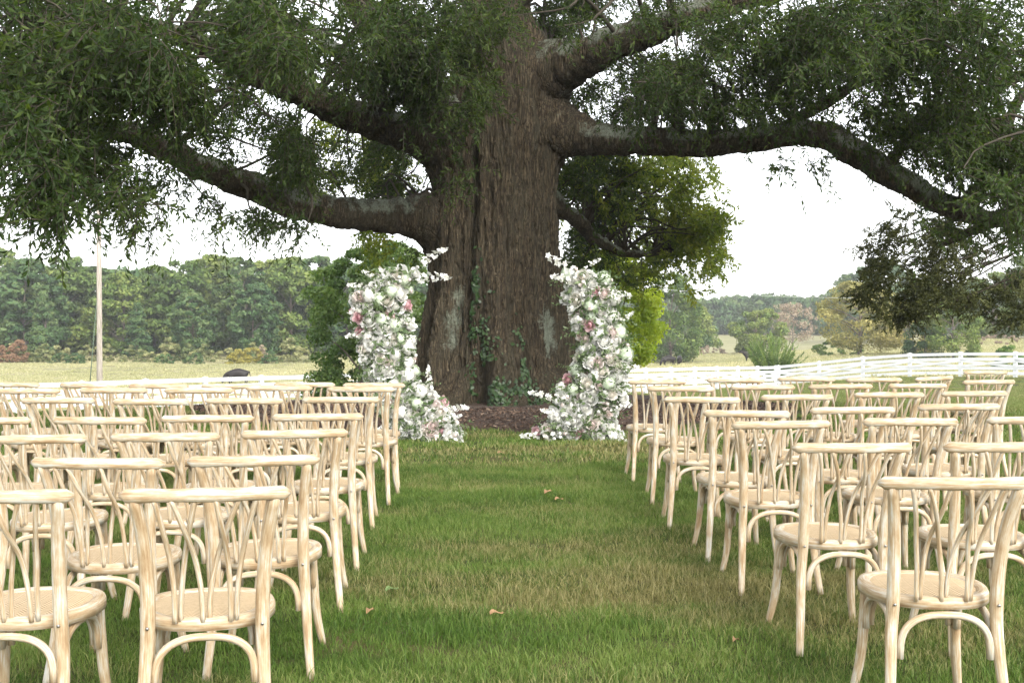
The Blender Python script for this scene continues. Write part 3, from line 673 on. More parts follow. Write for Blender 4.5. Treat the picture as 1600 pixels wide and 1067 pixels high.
ivy_at([(-1.84, 1.55, .025, .42, 1)], 260, 'small tuft of ivy clinging higher up the trunk beside grey lichen')

# ------------------------------------------------------------------ trees, shrubs behind
def crown_mesh(name, rng, h, w, z0, leaf, nleaf, ncl, mat, shape='round', depth=None, rag=.3):
    """crown of small leaf faces gathered in clumps; local origin at the trunk foot"""
    depth = depth or w
    cs = []
    while len(cs) < ncl:
        a = rng.uniform(0, 2*math.pi); t = rng.uniform(0, 1)
        if shape == 'cone': rad = (1-t)**.8
        elif shape == 'column': rad = min(1, 1.25*math.sin(math.pi*min(1, t*.82+.16))**.6)
        elif shape == 'bush': rad = math.sqrt(max(0, 1-(t*1.0)**2))
        else: rad = math.sin(math.pi*(t*.86+.10))**.62
        rad *= rng.uniform(.35, 1.0)**.5 * (1-rag*.5+rag*vnoise(np.array([math.cos(a)*1.6+t*3]), np.array([math.sin(a)*1.6+t*2]), int(h*10))[0])
        cs.append((rad*w/2*math.cos(a), rad*depth/2*math.sin(a), z0+t*(h-z0)*.96, rng.uniform(.7, 1.3)))
    cs = np.array(cs); cr = (.17 if ncl < 80 else .13)*min(w, (h-z0))*cs[:, 3]*(1-.35*(cs[:, 2]-z0)/(h-z0))
    k = rng.integers(0, ncl, nleaf)
    nv = norm(rng.normal(size=(nleaf, 3))*np.array((1, 1, .9)) + np.array((0, 0, .35)))
    rr_ = rng.uniform(.35, 1.0, nleaf)**.6
    C = cs[k, :3] + nv*(cr[k]*rr_)[:, None]*np.array((1.1, 1.1, .72))
    C[:, 2] = np.maximum(C[:, 2], .03)
    nn = norm(nv + rng.normal(size=(nleaf, 3))*.7)
    a1 = norm(np.cross(nn, rng.normal(size=(nleaf, 3)))); a2 = np.cross(nn, a1)
    s = (leaf*rng.uniform(.5, 1.25, nleaf))[:, None]
    V = np.stack([C-a1*s, C-a2*s*.55+nn*s*.15, C+a1*s, C+a2*s*.55+nn*s*.15], 1).reshape(-1, 3)
    rnd = np.clip(.5*rng.uniform(0, 1, nleaf) + .5*(cs[k, 3]-.7)/.6, 0, 1)
    return big_mesh(name, V, np.arange(4*nleaf).reshape(-1, 4), np.repeat(rnd, 4), mat), cs
def tree_meshes(seed, h, w, z0, leaf, nleaf, ncl, mat, shape='round', tr=.18, rag=.3, wood_mat=None):
    rng = np.random.default_rng(seed)
    cm, cs = crown_mesh('crown', rng, h, w, z0, leaf, nleaf, ncl, mat, shape, None, rag)
    bf = Buf(); top = h*(.9 if shape != 'bush' else .6)
    pth = catmull([(0, 0, -.4), (rng.normal()*.02*h, rng.normal()*.02*h, top*.45), (rng.normal()*.03*h, rng.normal()*.03*h, top)], 9)
    tube(bf, pth, tr*np.linspace(1.15, .15, 9), sides=8)
    for c in cs[:: max(1, ncl//14)]:
        z1 = max(.15*h, c[2]-.25*h*rng.uniform(.6, 1)); z1 = min(z1, top*.92)
        p0 = np.array((np.interp(z1, pth[:, 2], pth[:, 0]), np.interp(z1, pth[:, 2], pth[:, 1]), z1))
        tube(bf, catmull([p0, (p0+c[:3])/2+np.array((0, 0, .04*h)), c[:3]], 6), tr*np.linspace(.38, .06, 6), sides=5, cap=False)
    tm = bf.mesh('trunk'); tm.materials.append(wood_mat or M_TRUNK)
    return cm, tm
def put_tree(name, meshes, loc, rotz, sc, label, cat='tree', group=None):
    e = empty(name, loc, rotz, label, cat, group); e.scale = sc if isinstance(sc, tuple) else (sc,)*3
    link('crown', meshes[0], None, e); link('trunk', meshes[1], None, e); return e
M_TRUNK = simple_mat('tree_bark', (.15, .125, .10), .9, .35, 3)
G_WOOD = leaf_mat('wood_green', [(0.04069, 0.08054, 0.02217), (0.1017, 0.1576, 0.03802), (0.2237, 0.2626, 0.0697)], .15, (1.4, 1.4, .6), .6, .2, .22, .12)
G_DARK = leaf_mat('wood_dark_green', [(0.02592, 0.0624, 0.02447), (0.05925, 0.1117, 0.03977), (0.1388, 0.1839, 0.06424)], .12, (1.3, 1.4, .6), .6, .2, .2, .12)
G_YEL = leaf_mat('olive_yellow', [(0.138, 0.1466, 0.0483), (0.276, 0.2674, 0.09488), (0.4657, 0.4054, 0.1639)], .25, (1.3, 1.2, .6), .6, .2, .15, .25)
G_SHR = leaf_mat('shrub_green', [(0.04485, 0.09315, 0.0264), (0.1035, 0.1811, 0.0462), (0.2242, 0.3019, 0.0825)], .25, (1.4, 1.5, .5), .5, .3, 0, .8)
G_LIME = leaf_mat('backlit_lime', [(0.1349, 0.2153, 0.02429), (0.3015, 0.3974, 0.04858), (0.5078, 0.563, 0.09867)], .45, (1.5, 1.5, .45), .45, .3, 0, .7)
G_PINK = leaf_mat('dry_pinkish', [(0.182, 0.143, 0.104), (0.325, 0.26, 0.195), (0.468, 0.39, 0.286)], .2, (1.2, 1.1, .9), .7, .2, .1, .3)
G_CED = leaf_mat('juniper_green', [(0.0375, 0.075, 0.02), (0.09375, 0.1562, 0.0375), (0.2, 0.2625, 0.075)], .2, (1.3, 1.4, .5), .6, .2, 0, .7)
G_SCR = leaf_mat('scrub', [(0.078, 0.1105, 0.039), (0.169, 0.195, 0.078), (0.312, 0.3055, 0.143)], .2, (1.3, 1.3, .7), .7, .2, .4, .3)
G_GOLD = leaf_mat('goldenrod', [(0.128, 0.12, 0.024), (0.256, 0.232, 0.048), (0.4, 0.352, 0.096)], .25, (1.2, 1.2, .6), .7, .2, 0, .3)
G_RED = leaf_mat('red_sumac', [(.13, .085, .045), (.24, .145, .085), (.34, .23, .14)], .25, (1.3, 1, .8), .7, .2, 0, .4)

wood_kinds = [tree_meshes(100+k, 14.0, w, z0, .36, 9500, int(ncl*1.7), mt, sh, .2, .5) for k, (w, z0, ncl, mt, sh) in enumerate(
    [(7.5, .8, 60, G_WOOD, 'column'), (9.0, 1.2, 70, G_WOOD, 'round'), (6.5, .6, 55, G_DARK, 'column'), (8.5, .8, 64, G_DARK, 'round'), (7.5, .4, 60, G_DARK, 'cone'), (10, 1.0, 76, G_WOOD, 'round')])]
# (px of the trunk, distance, py of the top, kind, label)
LEFT_WOOD = [
 (-70,142,395,1,'tall light green tree at the far left edge of the wood'),(-5,146,383,0,'tall slim pale green tree at the left frame edge of the wood'),(42,140,402,3,'dark green tree with bare stem showing left of the pointed wood tree'),
 (68,136,452,4,'low pointed bright green tree standing forward of the wood left of the utility pole'),(100,146,400,5,'broad light green tree rising directly left of the utility pole'),
 (150,150,412,2,'slim dark tree standing right behind the utility pole'),(190,144,425,1,'light green tree just right of the utility pole'),(215,137,470,4,'low spreading dark green conifer forward of the wood right of the pole'),
 (243,150,412,0,'pale tree in the dip of the wood skyline'),(285,148,405,5,'broad pale green crown in the middle of the left wood'),(300,138,455,3,'dark rounded low tree at the foot of the left wood'),
 (335,152,397,1,'tall sunlit tree at the start of the high right part of the wood'),(372,146,398,2,'tall narrow tree with reddish stem in the right half of the wood'),(400,139,440,3,'dark blue green tree hanging over the scrub behind the grazing cow'),
 (415,152,403,0,'tall pale tree behind the dark blue green one in the wood'),(455,148,400,5,'tall broad tree at the wood end beside the green shrub tree'),(495,150,396,2,'dark slim tree half hidden by the shrub tree left of the oak'),
 (545,146,410,3,'dark rounded tree seen behind the left floral column'),(600,150,405,1,'light green tree mostly hidden behind the left floral column')]
w_rng = np.random.default_rng(21)
for k, (px, d, pt, kd, lab) in enumerate(LEFT_WOOD):
    x = (px-800)*d/FOC; z = gz1(x, d); hh = P(px, pt, d)[2]-z; s = hh/14.0
    put_tree('wood_tree', wood_kinds[kd], (x, d, z-.1), w_rng.uniform(0, 6.28), (s*w_rng.uniform(.95, 1.2), s*1.05, s), lab, 'tree', 'trees along the edge of the left wood')
# the mass of the wood behind its edge
def mass(name, label, spots, mat, leaf, seed, nper):
    rng = np.random.default_rng(seed); Vs = []; Fs = []; Rs = []; n0 = 0
    for (x, y, z, h, w_) in spots:
        m, cs = crown_mesh('tmp', rng, h, w_, h*.06, leaf, nper, 34, mat, 'round', None, .5)
        v = np.empty(len(m.vertices)*3, 'f'); m.vertices.foreach_get('co', v); v = v.reshape(-1, 3)+np.array((x, y, z))
        r = np.empty(len(v), 'f'); m.attributes['rnd'].data.foreach_get('value', r)
        Vs.append(v); Fs.append(np.arange(len(v)).reshape(-1, 4)+n0); Rs.append(np.clip(r*.7+rng.uniform(0, .3), 0, 1)); n0 += len(v); bpy.data.meshes.remove(m)
    return tag(link(name, big_mesh(name, np.concatenate(Vs), np.concatenate(Fs), np.concatenate(Rs), mat)), label, None, None, 'stuff')
sp = []
for k in range(44):
    d = w_rng.uniform(156, 190); px = -160+k*19.5+w_rng.uniform(-8, 8); x = (px-800)*d/FOC; sp.append((x, d, gz1(x, d)-.3, (P(px, w_rng.uniform(400, 428), d)[2]-gz1(x, d)), w_rng.uniform(8, 11)))
mass('woods', 'depth of the green wood behind the trees at the left pasture edge', sp, G_DARK, .55, 5, 1500)
sp = []
for k in range(46):
    d = w_rng.uniform(305, 350); px = 1020+k*14+w_rng.uniform(-7, 7); x = (px-800)*d/FOC; z = gz1(x, d)-.3
    top = np.interp(px, [1000, 1100, 1130, 1190, 1215, 1260, 1330, 1700], [455, 468, 464, 461, 456, 466, 450, 440]) + w_rng.uniform(-3, 7)
    sp.append((x, d, z, P(px, top, d)[2]-z, w_rng.uniform(10, 16)))
mass('woods', 'hazy blue green wood on the far hill to the right', sp, G_DARK, .8, 6, 1500)
sp = []
for k in range(70):                                                     # distance closing the view behind the oak and at the sides
    px = -500+k*38+w_rng.uniform(-15, 15); d = w_rng.uniform(380, 430); x = (px-800)*d/FOC; sp.append((x, d, -3.4, P(px, w_rng.uniform(462, 475), d)[2]+3.4, w_rng.uniform(20, 28)))
mass('woods', 'distant wood closing the horizon', sp, G_DARK, 1.5, 7, 800)

# scrub along the foot of the left wood
scrub_k = [crown_mesh('foliage', np.random.default_rng(300+k), h, w, .05, .16, 1500, 22, G_SCR, 'bush', None, .6)[0] for k, (h, w) in enumerate([(2.2, 3.2), (1.6, 3.6), (2.8, 2.4)])]
for k in range(26):
    px = -30 + k*21 + w_rng.uniform(-7, 7); d = w_rng.uniform(128, 134); x = (px-800)*d/FOC
    o = link('scrub_bush', scrub_k[k % 3]); o.location = (x, d, gz1(x, d)-.1); o.rotation_euler.z = w_rng.uniform(0, 6.28); s = w_rng.uniform(.65, 1.05); o.scale = (s*1.2, s, s)
    tag(o, 'pale green scrub bush in the weedy strip along the foot of the left wood', 'bush', 'scrub along the foot of the left wood')
def bush(name, seed, h, w, px, d, mat, leaf, nl, label, shape='bush', cat='bush', z0=.03, py=None):
    m = crown_mesh('foliage', np.random.default_rng(seed), h, w, z0, leaf, nl, 40, mat, shape, None, .5)[0]
    x = (px-800)*d/FOC; o = link(name, m); o.location = (x, d, gz1(x, d)-.05); tag(o, label, cat); return o
bush('goldenrod_clump', 401, 1.9, 3.6, 393, 127, G_GOLD, .13, 1800, 'bright yellow goldenrod clump at the wood foot above the grazing cow')
bush('goldenrod_clump', 402, 1.7, 3.0, 372, 126, G_GOLD, .13, 1400, 'smaller yellow green weed clump just left of the bright goldenrod')
bush('sumac_bush', 403, 2.9, 2.3, 28, 127, G_RED, .15, 1500, 'reddish orange sumac bush at the wood foot near the left frame edge')
bush('sumac_bush', 404, 2.2, 1.3, 3, 127, G_RED, .15, 800, 'small rusty sumac cut by the left frame edge')
bush('sumac_bush', 405, 2.3, 1.2, 409, 127, G_PINK, .13, 800, 'tan seed headed weed beside the goldenrod')
for px, lab in ((95, 'dark green low bush left of the utility pole foot'), (118, 'small dark bush touching the utility pole line'), (258, 'dark round bush in the scrub right of the pole'), (304, 'low dark bush in the middle of the scrub strip'), (421, 'deep green bush in the scrub right of the goldenrod')):
    bush('scrub_bush', 420+px, 1.3, 2.4, px, 126, G_DARK, .14, 900, lab)

# nearer trees
def near_tree(name, px, d, pt, w, z0, mat, leaf, nl, ncl, shape, label, seed, tr=.12, zoff=-.05, wood=None):
    x = (px-800)*d/FOC; z = gz1(x, d)+zoff; h = P(px, pt, d)[2]-z
    return put_tree(name, tree_meshes(seed, h, w, z0, leaf, nl, ncl, mat, shape, tr, .45, wood), (x, d, z), 0, 1.0, label)
near_tree('shrub_tree', 562, 29, 388, 2.9, .15, G_SHR, .060, 26000, 90, 'column', 'dense dark green shrub tree growing to the ground left of the oak trunk', 501, .09)
near_tree('shrub_tree', 628, 31, 372, 2.3, .2, G_SHR, .065, 14000, 60, 'column', 'darker shrub tree half hidden between the left floral column and the oak trunk', 502, .08)
near_tree('lime_tree', 960, 27, 388, 2.5, .9, G_LIME, .062, 20000, 80, 'round', 'glowing yellow green young tree behind the right floral column', 503, .07)
near_tree('lime_tree', 895, 28, 400, 1.9, .5, G_SHR, .062, 12000, 50, 'round', 'dark green shrub between the oak trunk and the glowing young tree', 504, .07)
near_tree('field_tree', 1050, 150, 425, 9.0, .6, G_WOOD, .22, 14000, 90, 'round', 'grey green tree behind the oak crown tip above the two cows', 505, .2)
near_tree('field_tree', 1068, 185, 492, 8.0, .3, G_DARK, .22, 8000, 60, 'bush', 'low dark rounded tree on the left of the pair behind the two cows', 506, .2)
near_tree('field_tree', 1096, 190, 480, 6.6, .8, G_WOOD, .22, 8000, 60, 'cone', 'yellow tipped tree on the right of the pair behind the two cows', 507, .2)
near_tree('field_tree', 1185, 170, 484, 8.6, .2, G_WOOD, .22, 11000, 70, 'round', 'green field tree right behind the feathery juniper bush', 508, .22)
near_tree('bare_tree', 1238, 190, 474, 8.2, 1.6, G_PINK, .16, 4500, 60, 'round', 'thin pinkish grey tree losing its leaves behind the juniper bush', 509, .17, -.05, M_TRUNK)
near_tree('olive_tree', 1343, 112, 440, 8.6, .7, G_YEL, .13, 16000, 110, 'round', 'broad olive yellow tree with dark trunk behind the white fence', 510, .22)
near_tree('olive_tree', 1420, 108, 470, 6.0, .3, G_YEL, .13, 9000, 60, 'round', 'yellowish smaller tree right of the broad olive one under the dark boughs', 511, .14)
near_tree('field_tree', 1490, 98, 462, 5.0, .1, G_WOOD, .12, 12000, 80, 'column', 'fresh green bushy tree in the gap below the oak limb', 512, .12)
near_tree('field_tree', 1447, 100, 500, 3.8, .05, G_DARK, .12, 7000, 50, 'bush', 'deep green low tree leaning into the fresh green bushy one', 513, .1)
near_tree('field_tree', 1372, 240, 411, 22, 1.0, G_DARK, .5, 9000, 80, 'round', 'tall blue green tree on the skyline left of the dark boughs', 514, .3)
near_tree('field_tree', 1555, 150, 428, 12, .4, G_WOOD, .26, 11000, 80, 'round', 'grey green tree standing behind the small round bush', 515, .25)
near_tree('field_tree', 1640, 140, 385, 13, .6, G_WOOD, .26, 11000, 80, 'round', 'tall pale green tree cut by the right frame edge', 516, .25)
near_tree('field_tree', 1545, 175, 482, 9, .2, G_PINK, .25, 5000, 50, 'bush', 'dry brownish thicket behind the small round bush', 517, .2)
bush('round_bush', 520, 1.75, 2.1, 1577, 72, G_SHR, .07, 5000, 'small round green bush just behind the fence at the right')
bush('thicket', 521, 2.2, 6, 1310, 118, G_SHR, .13, 4000, 'low dark thicket under the left side of the broad olive tree')
bush('thicket', 522, 1.0, 14, 1560, 128, G_PINK, .13, 4000, 'strip of dry brown weeds behind the small round bush')
bush('thicket', 523, 1.5, 9, 1100, 176, G_PINK, .14, 3000, 'dry pinkish weeds at the foot of the paired field trees')
# feathery juniper: upright plumes of fine sprays
def juniper(name, px, d, h, w, label, seed):
    rng = np.random.default_rng(seed); V = []; R_ = []
    for k in range(150):
        a = rng.uniform(0, 6.283); r = math.sqrt(rng.uniform(0, 1))*w*.40; lean = r/(w*.42)*.75+rng.normal()*.08
        L = h*rng.uniform(.45, 1.0)*(1-.45*r/(w*.42)); p0 = np.array((r*.45*math.cos(a), r*.45*math.sin(a), .05+rng.uniform(0, .25)*h*(r/(w*.4)))); dv = norm(np.array((math.cos(a)*lean, math.sin(a)*lean, 1.0)))
        m_ = 46; t = rng.uniform(.12, 1, m_)**.8
        C = p0+dv*(t*L)[:, None]+np.array((math.cos(a), math.sin(a), -.2))*(t**2*.10*L)[:, None]+rng.normal(size=(m_, 3))*(.085*(1.12-t))[:, None]
        l = norm(dv+rng.normal(size=(m_, 3))*.42); s = np.cross(l, rng.normal(size=(m_, 3))); s = norm(s)
        q = rng.uniform(.12, .26, m_)[:, None]; wd = .028
        V.append(np.stack([C-l*q*.4, C-s*wd, C+l*q, C+s*wd], 1).reshape(-1, 3)); R_.append(np.repeat(np.clip(rng.uniform(0, 1)*.6+.5*t*rng.uniform(.4, 1, m_), 0, 1), 4))
    V = np.concatenate(V); x = (px-800)*d/FOC
    e = empty(name, (x, d, gz1(x, d)-.05), 0, label, 'bush')
    link('foliage', big_mesh('foliage', V, np.arange(len(V)).reshape(-1, 4), np.concatenate(R_), G_CED), None, e)
    bf = Buf(); tube(bf, [(0, 0, -.2), (0, 0, h*.5)], [.08, .03], sides=7); tm = bf.mesh('trunk'); tm.materials.append(M_TRUNK); link('trunk', tm, None, e)
juniper('juniper_bush', 1210, 76, (P(1210, 512, 76)[2]-gz1(410*76/FOC, 76))*1.05, 3.4, 'feathery bright green juniper bush standing behind the white fence', 530)

# dark cedar whose boughs reach into the picture from the right
cx0 = 11.2; cy0 = 18.5; cz0 = gz1(cx0, cy0)
cedar = empty('cedar_tree', (cx0, cy0, cz0), 0, 'dark brownish green cedar whose ragged boughs hang in from the right below the oak limb', 'tree')
G_CEDAR = leaf_mat('cedar_leaf', [(.026, .034, .012), (.064, .074, .027), (.125, .130, .045)], .2, (1.4, 1.35, .5), .6, .15, 0, .9)
def to_cedar(o): o.parent = cedar; o.matrix_parent_inverse = Matrix.Translation((-cx0, -cy0, -cz0)); return o
bf = Buf(); tube(bf, catmull([(cx0, cy0, cz0-.3), (cx0+.1, cy0, cz0+3), (cx0, cy0+.1, cz0+8.5)], 16), np.linspace(.34, .05, 16), sides=14); tm = bf.mesh('trunk'); tm.materials.append(M_BARK); to_cedar(link('trunk', tm))
bf = Buf(); cst = []
CED = [(1455,405,80,58,17,19,330),(1400,450,62,40,17,18.8,230),(1415,480,48,25,17,18.5,150),(1495,430,55,55,17.2,19,190),(1440,355,64,34,17,18.6,120),(1375,395,28,28,17,18.5,70),(1535,470,40,30,17.5,19,90),(1590,470,45,40,17,19,260),(1670,450,50,60,17,20,300),(1740,330,70,90,17,20,260),(1720,200,70,90,17,20,220)]
for (a, b_, rx, ry, d0, d1, n) in CED:
    m_ = int(n*3.4); an = f_rng.uniform(0, 6.283, m_); rr_ = np.sqrt(f_rng.uniform(0, 1, m_)); dd = f_rng.uniform(d0, d1, m_)
    q = np.array([P(a+rx*r*math.cos(t), b_+ry*r*math.sin(t), d_) for r, t, d_ in zip(rr_, an, dd)]); g = fbm(q[:, 0]*2.6, q[:, 2]*2.8+q[:, 1], 71, 3)
    q = q[np.argsort(-g+f_rng.uniform(0, .25, m_))[:n]]; cst.append(q)
    c = q.mean(0); p0 = np.array((cx0, cy0, max(cz0+1.0, c[2]+.35)))
    for j in range(1):
        tgt = q[f_rng.integers(0, len(q))]; path = catmull([p0, p0*.55+tgt*.45+np.array((0, 0, .6)), tgt], 14); tube(bf, path, np.linspace(.045, .006, 14), sides=6, cap=False)
        for jj in range(9):
            b0 = path[f_rng.integers(9, 14)]; e0 = q[np.argsort(np.linalg.norm(q-b0, axis=1))[f_rng.integers(0, max(2, len(q)//6))]]
            tube(bf, catmull([b0, (b0+e0)/2+f_rng.normal(size=3)*.06, e0], 6), np.linspace(.014, .004, 6), sides=4, cap=False)
cst = np.concatenate(cst); nv = norm(f_rng.normal(size=cst.shape)+np.array((-.5, -.1, .2)))
V, F, R_, TW, TWF = build_leaves(cst, nv, f_rng.uniform(.16, .36, len(cst)), 26, f_rng, .062, .011, .25, .7)
tag(to_cedar(link('leaves', big_mesh('leaves', V, F, R_, G_CEDAR))), None, None, None, 'stuff')
me = bf.mesh('boughs'); me.materials.append(M_TWIG); tag(to_cedar(link('boughs', me)), None, None, None, 'stuff')

# ------------------------------------------------------------------ white paddock fence
def mat_white():
    m, nt, b = new_mat('white_fence_paint'); tc = nt.nodes.new('ShaderNodeTexCoord'); geo = nt.nodes.new('ShaderNodeNewGeometry')
    n = noise(nt, geo.outputs['Position'], 3, 6, .7, (1, 1, 3)); n2 = noise(nt, geo.outputs['Position'], .6, 3)
    c = ramp(nt, n, [(.3, (.56, .57, .57)), (.5, (.69, .70, .71)), (.75, (.74, .745, .75))]); c = mixc(nt, mathn(nt, 'MULTIPLY', n2, .2), c, (.6, .62, .6))
    nt.links.new(c, b.inputs['Base Color']); b.inputs['Roughness'].default_value = .55; return m
M_WHITE = mat_white()
_u = {}
def unit_box():
    if 'b' not in _u:
        bf = Buf(); box(bf, (0, 0, 0), (.5, .5, .5)); _u['b'] = bf.mesh('board', False); _u['b'].materials.append(M_WHITE)
    return _u['b']
def post_mesh():
    if 'p' not in _u:
        bf = Buf(); box(bf, (0, 0, .55), (.085, .085, .85)); _u['p'] = bf.mesh('post', False); _u['p'].materials.append(M_WHITE); bf = Buf()
        c = [(-.10, -.10, 1.40), (.10, -.10, 1.40), (.10, .10, 1.40), (-.10, .10, 1.40), (-.10, -.10, 1.43), (.10, -.10, 1.43), (.10, .10, 1.43), (-.10, .10, 1.43), (0, 0, 1.475)]
        bf.add(c, [(3,2,1,0),(0,1,5,4),(1,2,6,5),(2,3,7,6),(3,0,4,7),(4,5,8),(5,6,8),(6,7,8),(7,4,8)]); _u['c'] = bf.mesh('post_cap', False); _u['c'].materials.append(M_WHITE)
    return _u['p']
def fence(name, label, posts):
    x0, y0 = posts[0]; e = empty(name, (x0, y0, gz1(x0, y0)), 0, label, 'fence'); E = np.array(e.location)
    zs = [gz1(*p) for p in posts]
    for k, (x, y) in enumerate(posts):
        o = link('post', post_mesh(), None, e); link('post_cap', _u['c'], None, o); o.location = np.array((x, y, zs[k]))-E; o.scale = (1, 1, .955)
        a = posts[min(k+1, len(posts)-1)]; b_ = posts[max(k-1, 0)]; o.rotation_euler.z = math.atan2(a[1]-b_[1], a[0]-b_[0])
    def board(p, q, hh, off, th_=.024):
        p = np.array(p); q = np.array(q); v = q-p; L = np.linalg.norm(v); ax = v/L; n_ = norm(np.cross(ax, (0, 0, 1))); up = np.cross(n_, ax)
        o = link('board', unit_box(), None, e); c = (p+q)/2 + n_*off - E
        M = Matrix(((ax[0]*L, n_[0]*th_, up[0]*hh, c[0]), (ax[1]*L, n_[1]*th_, up[1]*hh, c[1]), (ax[2]*L, n_[2]*th_, up[2]*hh, c[2]), (0, 0, 0, 1))); o.matrix_local = M
    for k in range(len(posts)-1):
        (xa, ya), (xb, yb) = posts[k], posts[k+1]; za, zb = zs[k], zs[k+1]
        for hgt in (1.27, .99, .50, .23): board((xa, ya, za+hgt), (xb, yb, zb+hgt), .165, .099)
        board((xa, ya, za+.90), (xb, yb, zb+.60), .13, .101, .02); board((xa, ya, za+.60), (xb, yb, zb+.90), .13, .124, .02)
def run(p, q, n): return [(p[0]+(q[0]-p[0])*k/n, p[1]+(q[1]-p[1])*k/n) for k in range(n+1)]
fence('paddock_fence', 'long white crossbuck board fence behind the left chairs, running past the oak to the corner', run((-24.2, 35.8), (7.13, 58), 16)[:-1] + run((7.13, 58), (17.0, 70), 6))
fence('paddock_fence', 'white crossbuck board fence climbing from its corner to the right frame edge', run((17.12, 69.85), (26.85, 58), 5)[:-1] + run((26.85, 58), (33.2, 50.2), 4))

# ------------------------------------------------------------------ utility pole, guy wire, power line
px_, pd = 155, 60.0; X_ = (px_-800)*pd/FOC; Z_ = gz1(X_, pd)
pole = empty('utility_pole', (X_, pd, Z_), 0, 'weathered grey wooden utility pole with guy wire in the left pasture', 'utility pole')
bf = Buf(); ph = P(155, 322, pd)[2]-Z_
tube(bf, [(0, 0, -.5), (.0, 0, 1), (.02, 0, ph*.5), (.03, 0, ph)], [.165, .16, .14, .12], sides=14); tm = bf.mesh('pole')
def mat_pole():
    m, nt, b = new_mat('weathered_pole'); uv = nt.nodes.new('ShaderNodeTexCoord')
    n = noise(nt, uv.outputs['UV'], 1, 5, .6, (14, 1.2, 1)); c = ramp(nt, n, [(.3, (.20, .175, .145)), (.6, (.37, .33, .285)), (.8, (.46, .42, .37))]); nt.links.new(c, b.inputs['Base Color']); b.inputs['Roughness'].default_value = .9; return m
tm.materials.append(mat_pole()); link('shaft', tm, None, pole)
M_WIRE = simple_mat('wire', (.45, .46, .46), .5, .1); M_GUARD = simple_mat('green_guy_guard', (.12, .17, .12), .5, .1)
g0 = P(152, 462, pd)-np.array((X_, pd, Z_)); gxx = P(131, 560, pd)[0]-X_; g1 = np.array((gxx, .6, gz1(X_+gxx, pd+.6)-Z_))
bf = Buf(); tube(bf, [g0, g1], [.02, .035], sides=6); tm = bf.mesh('guy_wire'); tm.materials.append(M_GUARD); link('guy_wire', tm, None, pole)
a = P(155, 334, pd); c_ = P(1760, 436, 125); t = np.linspace(0, 1, 60)[:, None]; path = a*(1-t)+c_*t; path[:, 2] -= 4*3.3*(t*(1-t))[:, 0]
bf = Buf(); tube(bf, path, .012, sides=5); tm = bf.mesh('power_line'); tm.materials.append(M_WIRE); tag(link('power_line', tm), 'thin pale power line sagging from the utility pole behind the oak', 'wire')

# ------------------------------------------------------------------ cattle
M_COW = simple_mat('black_hide', (.014, .011, .010), .6, .4, 3, .35)
def cow(loc, rotz, s, label, graze=True):
    """one continuous skinned body: origin on the ground, facing +X"""
    j = []; e = []; r = []
    def J(p, rad, par=None):
        j.append(p); r.append(rad); 
        if par is not None: e.append((par, len(j)-1))
        return len(j)-1
    pel = J((-.74, 0, 1.03), (.30, .36)); b1 = J((-.25, 0, .98), (.36, .40), pel); b2 = J((.2, 0, .97), (.35, .40), b1); sh = J((.64, 0, 1.02), (.29, .38), b2)
    if graze:
        n1 = J((.88, .02, .86), (.16, .23), sh); n2 = J((1.12, .04, .55), (.12, .16), n1); hd = J((1.24, .05, .32), (.12, .13), n2); mz = J((1.28, .06, .08), (.075, .085), hd)
    else:
        n1 = J((.92, .02, 1.16), (.16, .22), sh); n2 = J((1.16, .03, 1.33), (.12, .15), n1); hd = J((1.36, .04, 1.35), (.115, .13), n2); mz = J((1.60, .05, 1.22), (.075, .085), hd)
    J((hd and j[hd][0]-.03, .24, j[hd][2]+.10), (.03, .05), hd); J((j[hd][0]-.03, -.16, j[hd][2]+.10), (.03, .05), hd)
    for sy in (-1, 1):
        k1 = J((.60, sy*.19, .66), (.11, .13), sh); k2 = J((.61+.05*sy, sy*.19, .38), (.06, .065), k1); J((.60+.05*sy, sy*.19, .03), (.055, .06), k2)
        h1 = J((-.62, sy*.20, .70), (.14, .18), pel); h2 = J((-.56+.05*sy, sy*.21, .52), (.09, .10), h1); h3 = J((-.74+.05*sy, sy*.21, .40), (.055, .06), h2); J((-.68+.05*sy, sy*.21, .03), (.055, .055), h3)
    t1 = J((-.98, 0, 1.05), (.05, .05), pel); t2 = J((-1.04, 0, .7), (.025, .025), t1); J((-1.05, 0, .42), (.045, .045), t2)
    me = bpy.data.meshes.new('cow'); me.from_pydata(j, e, []); o = link('cow', me, M_COW)
    sk = o.modifiers.new('skin', 'SKIN'); sk.use_smooth_shade = True
    for k, (a_, b_) in enumerate(r): me.skin_vertices[0].data[k].radius = (a_, b_)
    me.skin_vertices[0].data[0].use_root = True
    ss = o.modifiers.new('sub', 'SUBSURF'); ss.levels = 2; ss.render_levels = 2
    o.location = loc; o.rotation_euler.z = rotz; o.scale = (s,)*3; tag(o, label, 'cow', 'black cattle grazing in the pasture'); return o
def on_field(px, d): x = (px-800)*d/FOC; return (x, d, gz1(x, d)+.03)
cow(on_field(371, 92), math.radians(186), 1.0, 'black cow grazing alone behind the left fence, back edge lit')
cow(on_field(1045, 117), math.radians(205), .86, 'dark brown black cow grazing, left one of the pair in the right pasture')
cow(on_field(1062, 119), math.radians(80), .86, 'black cow seen from behind, right one of the pair in the right pasture')
cow(on_field(1174, 118), math.radians(188), .88, 'dark cow with raised head half hidden by the juniper bush', False)

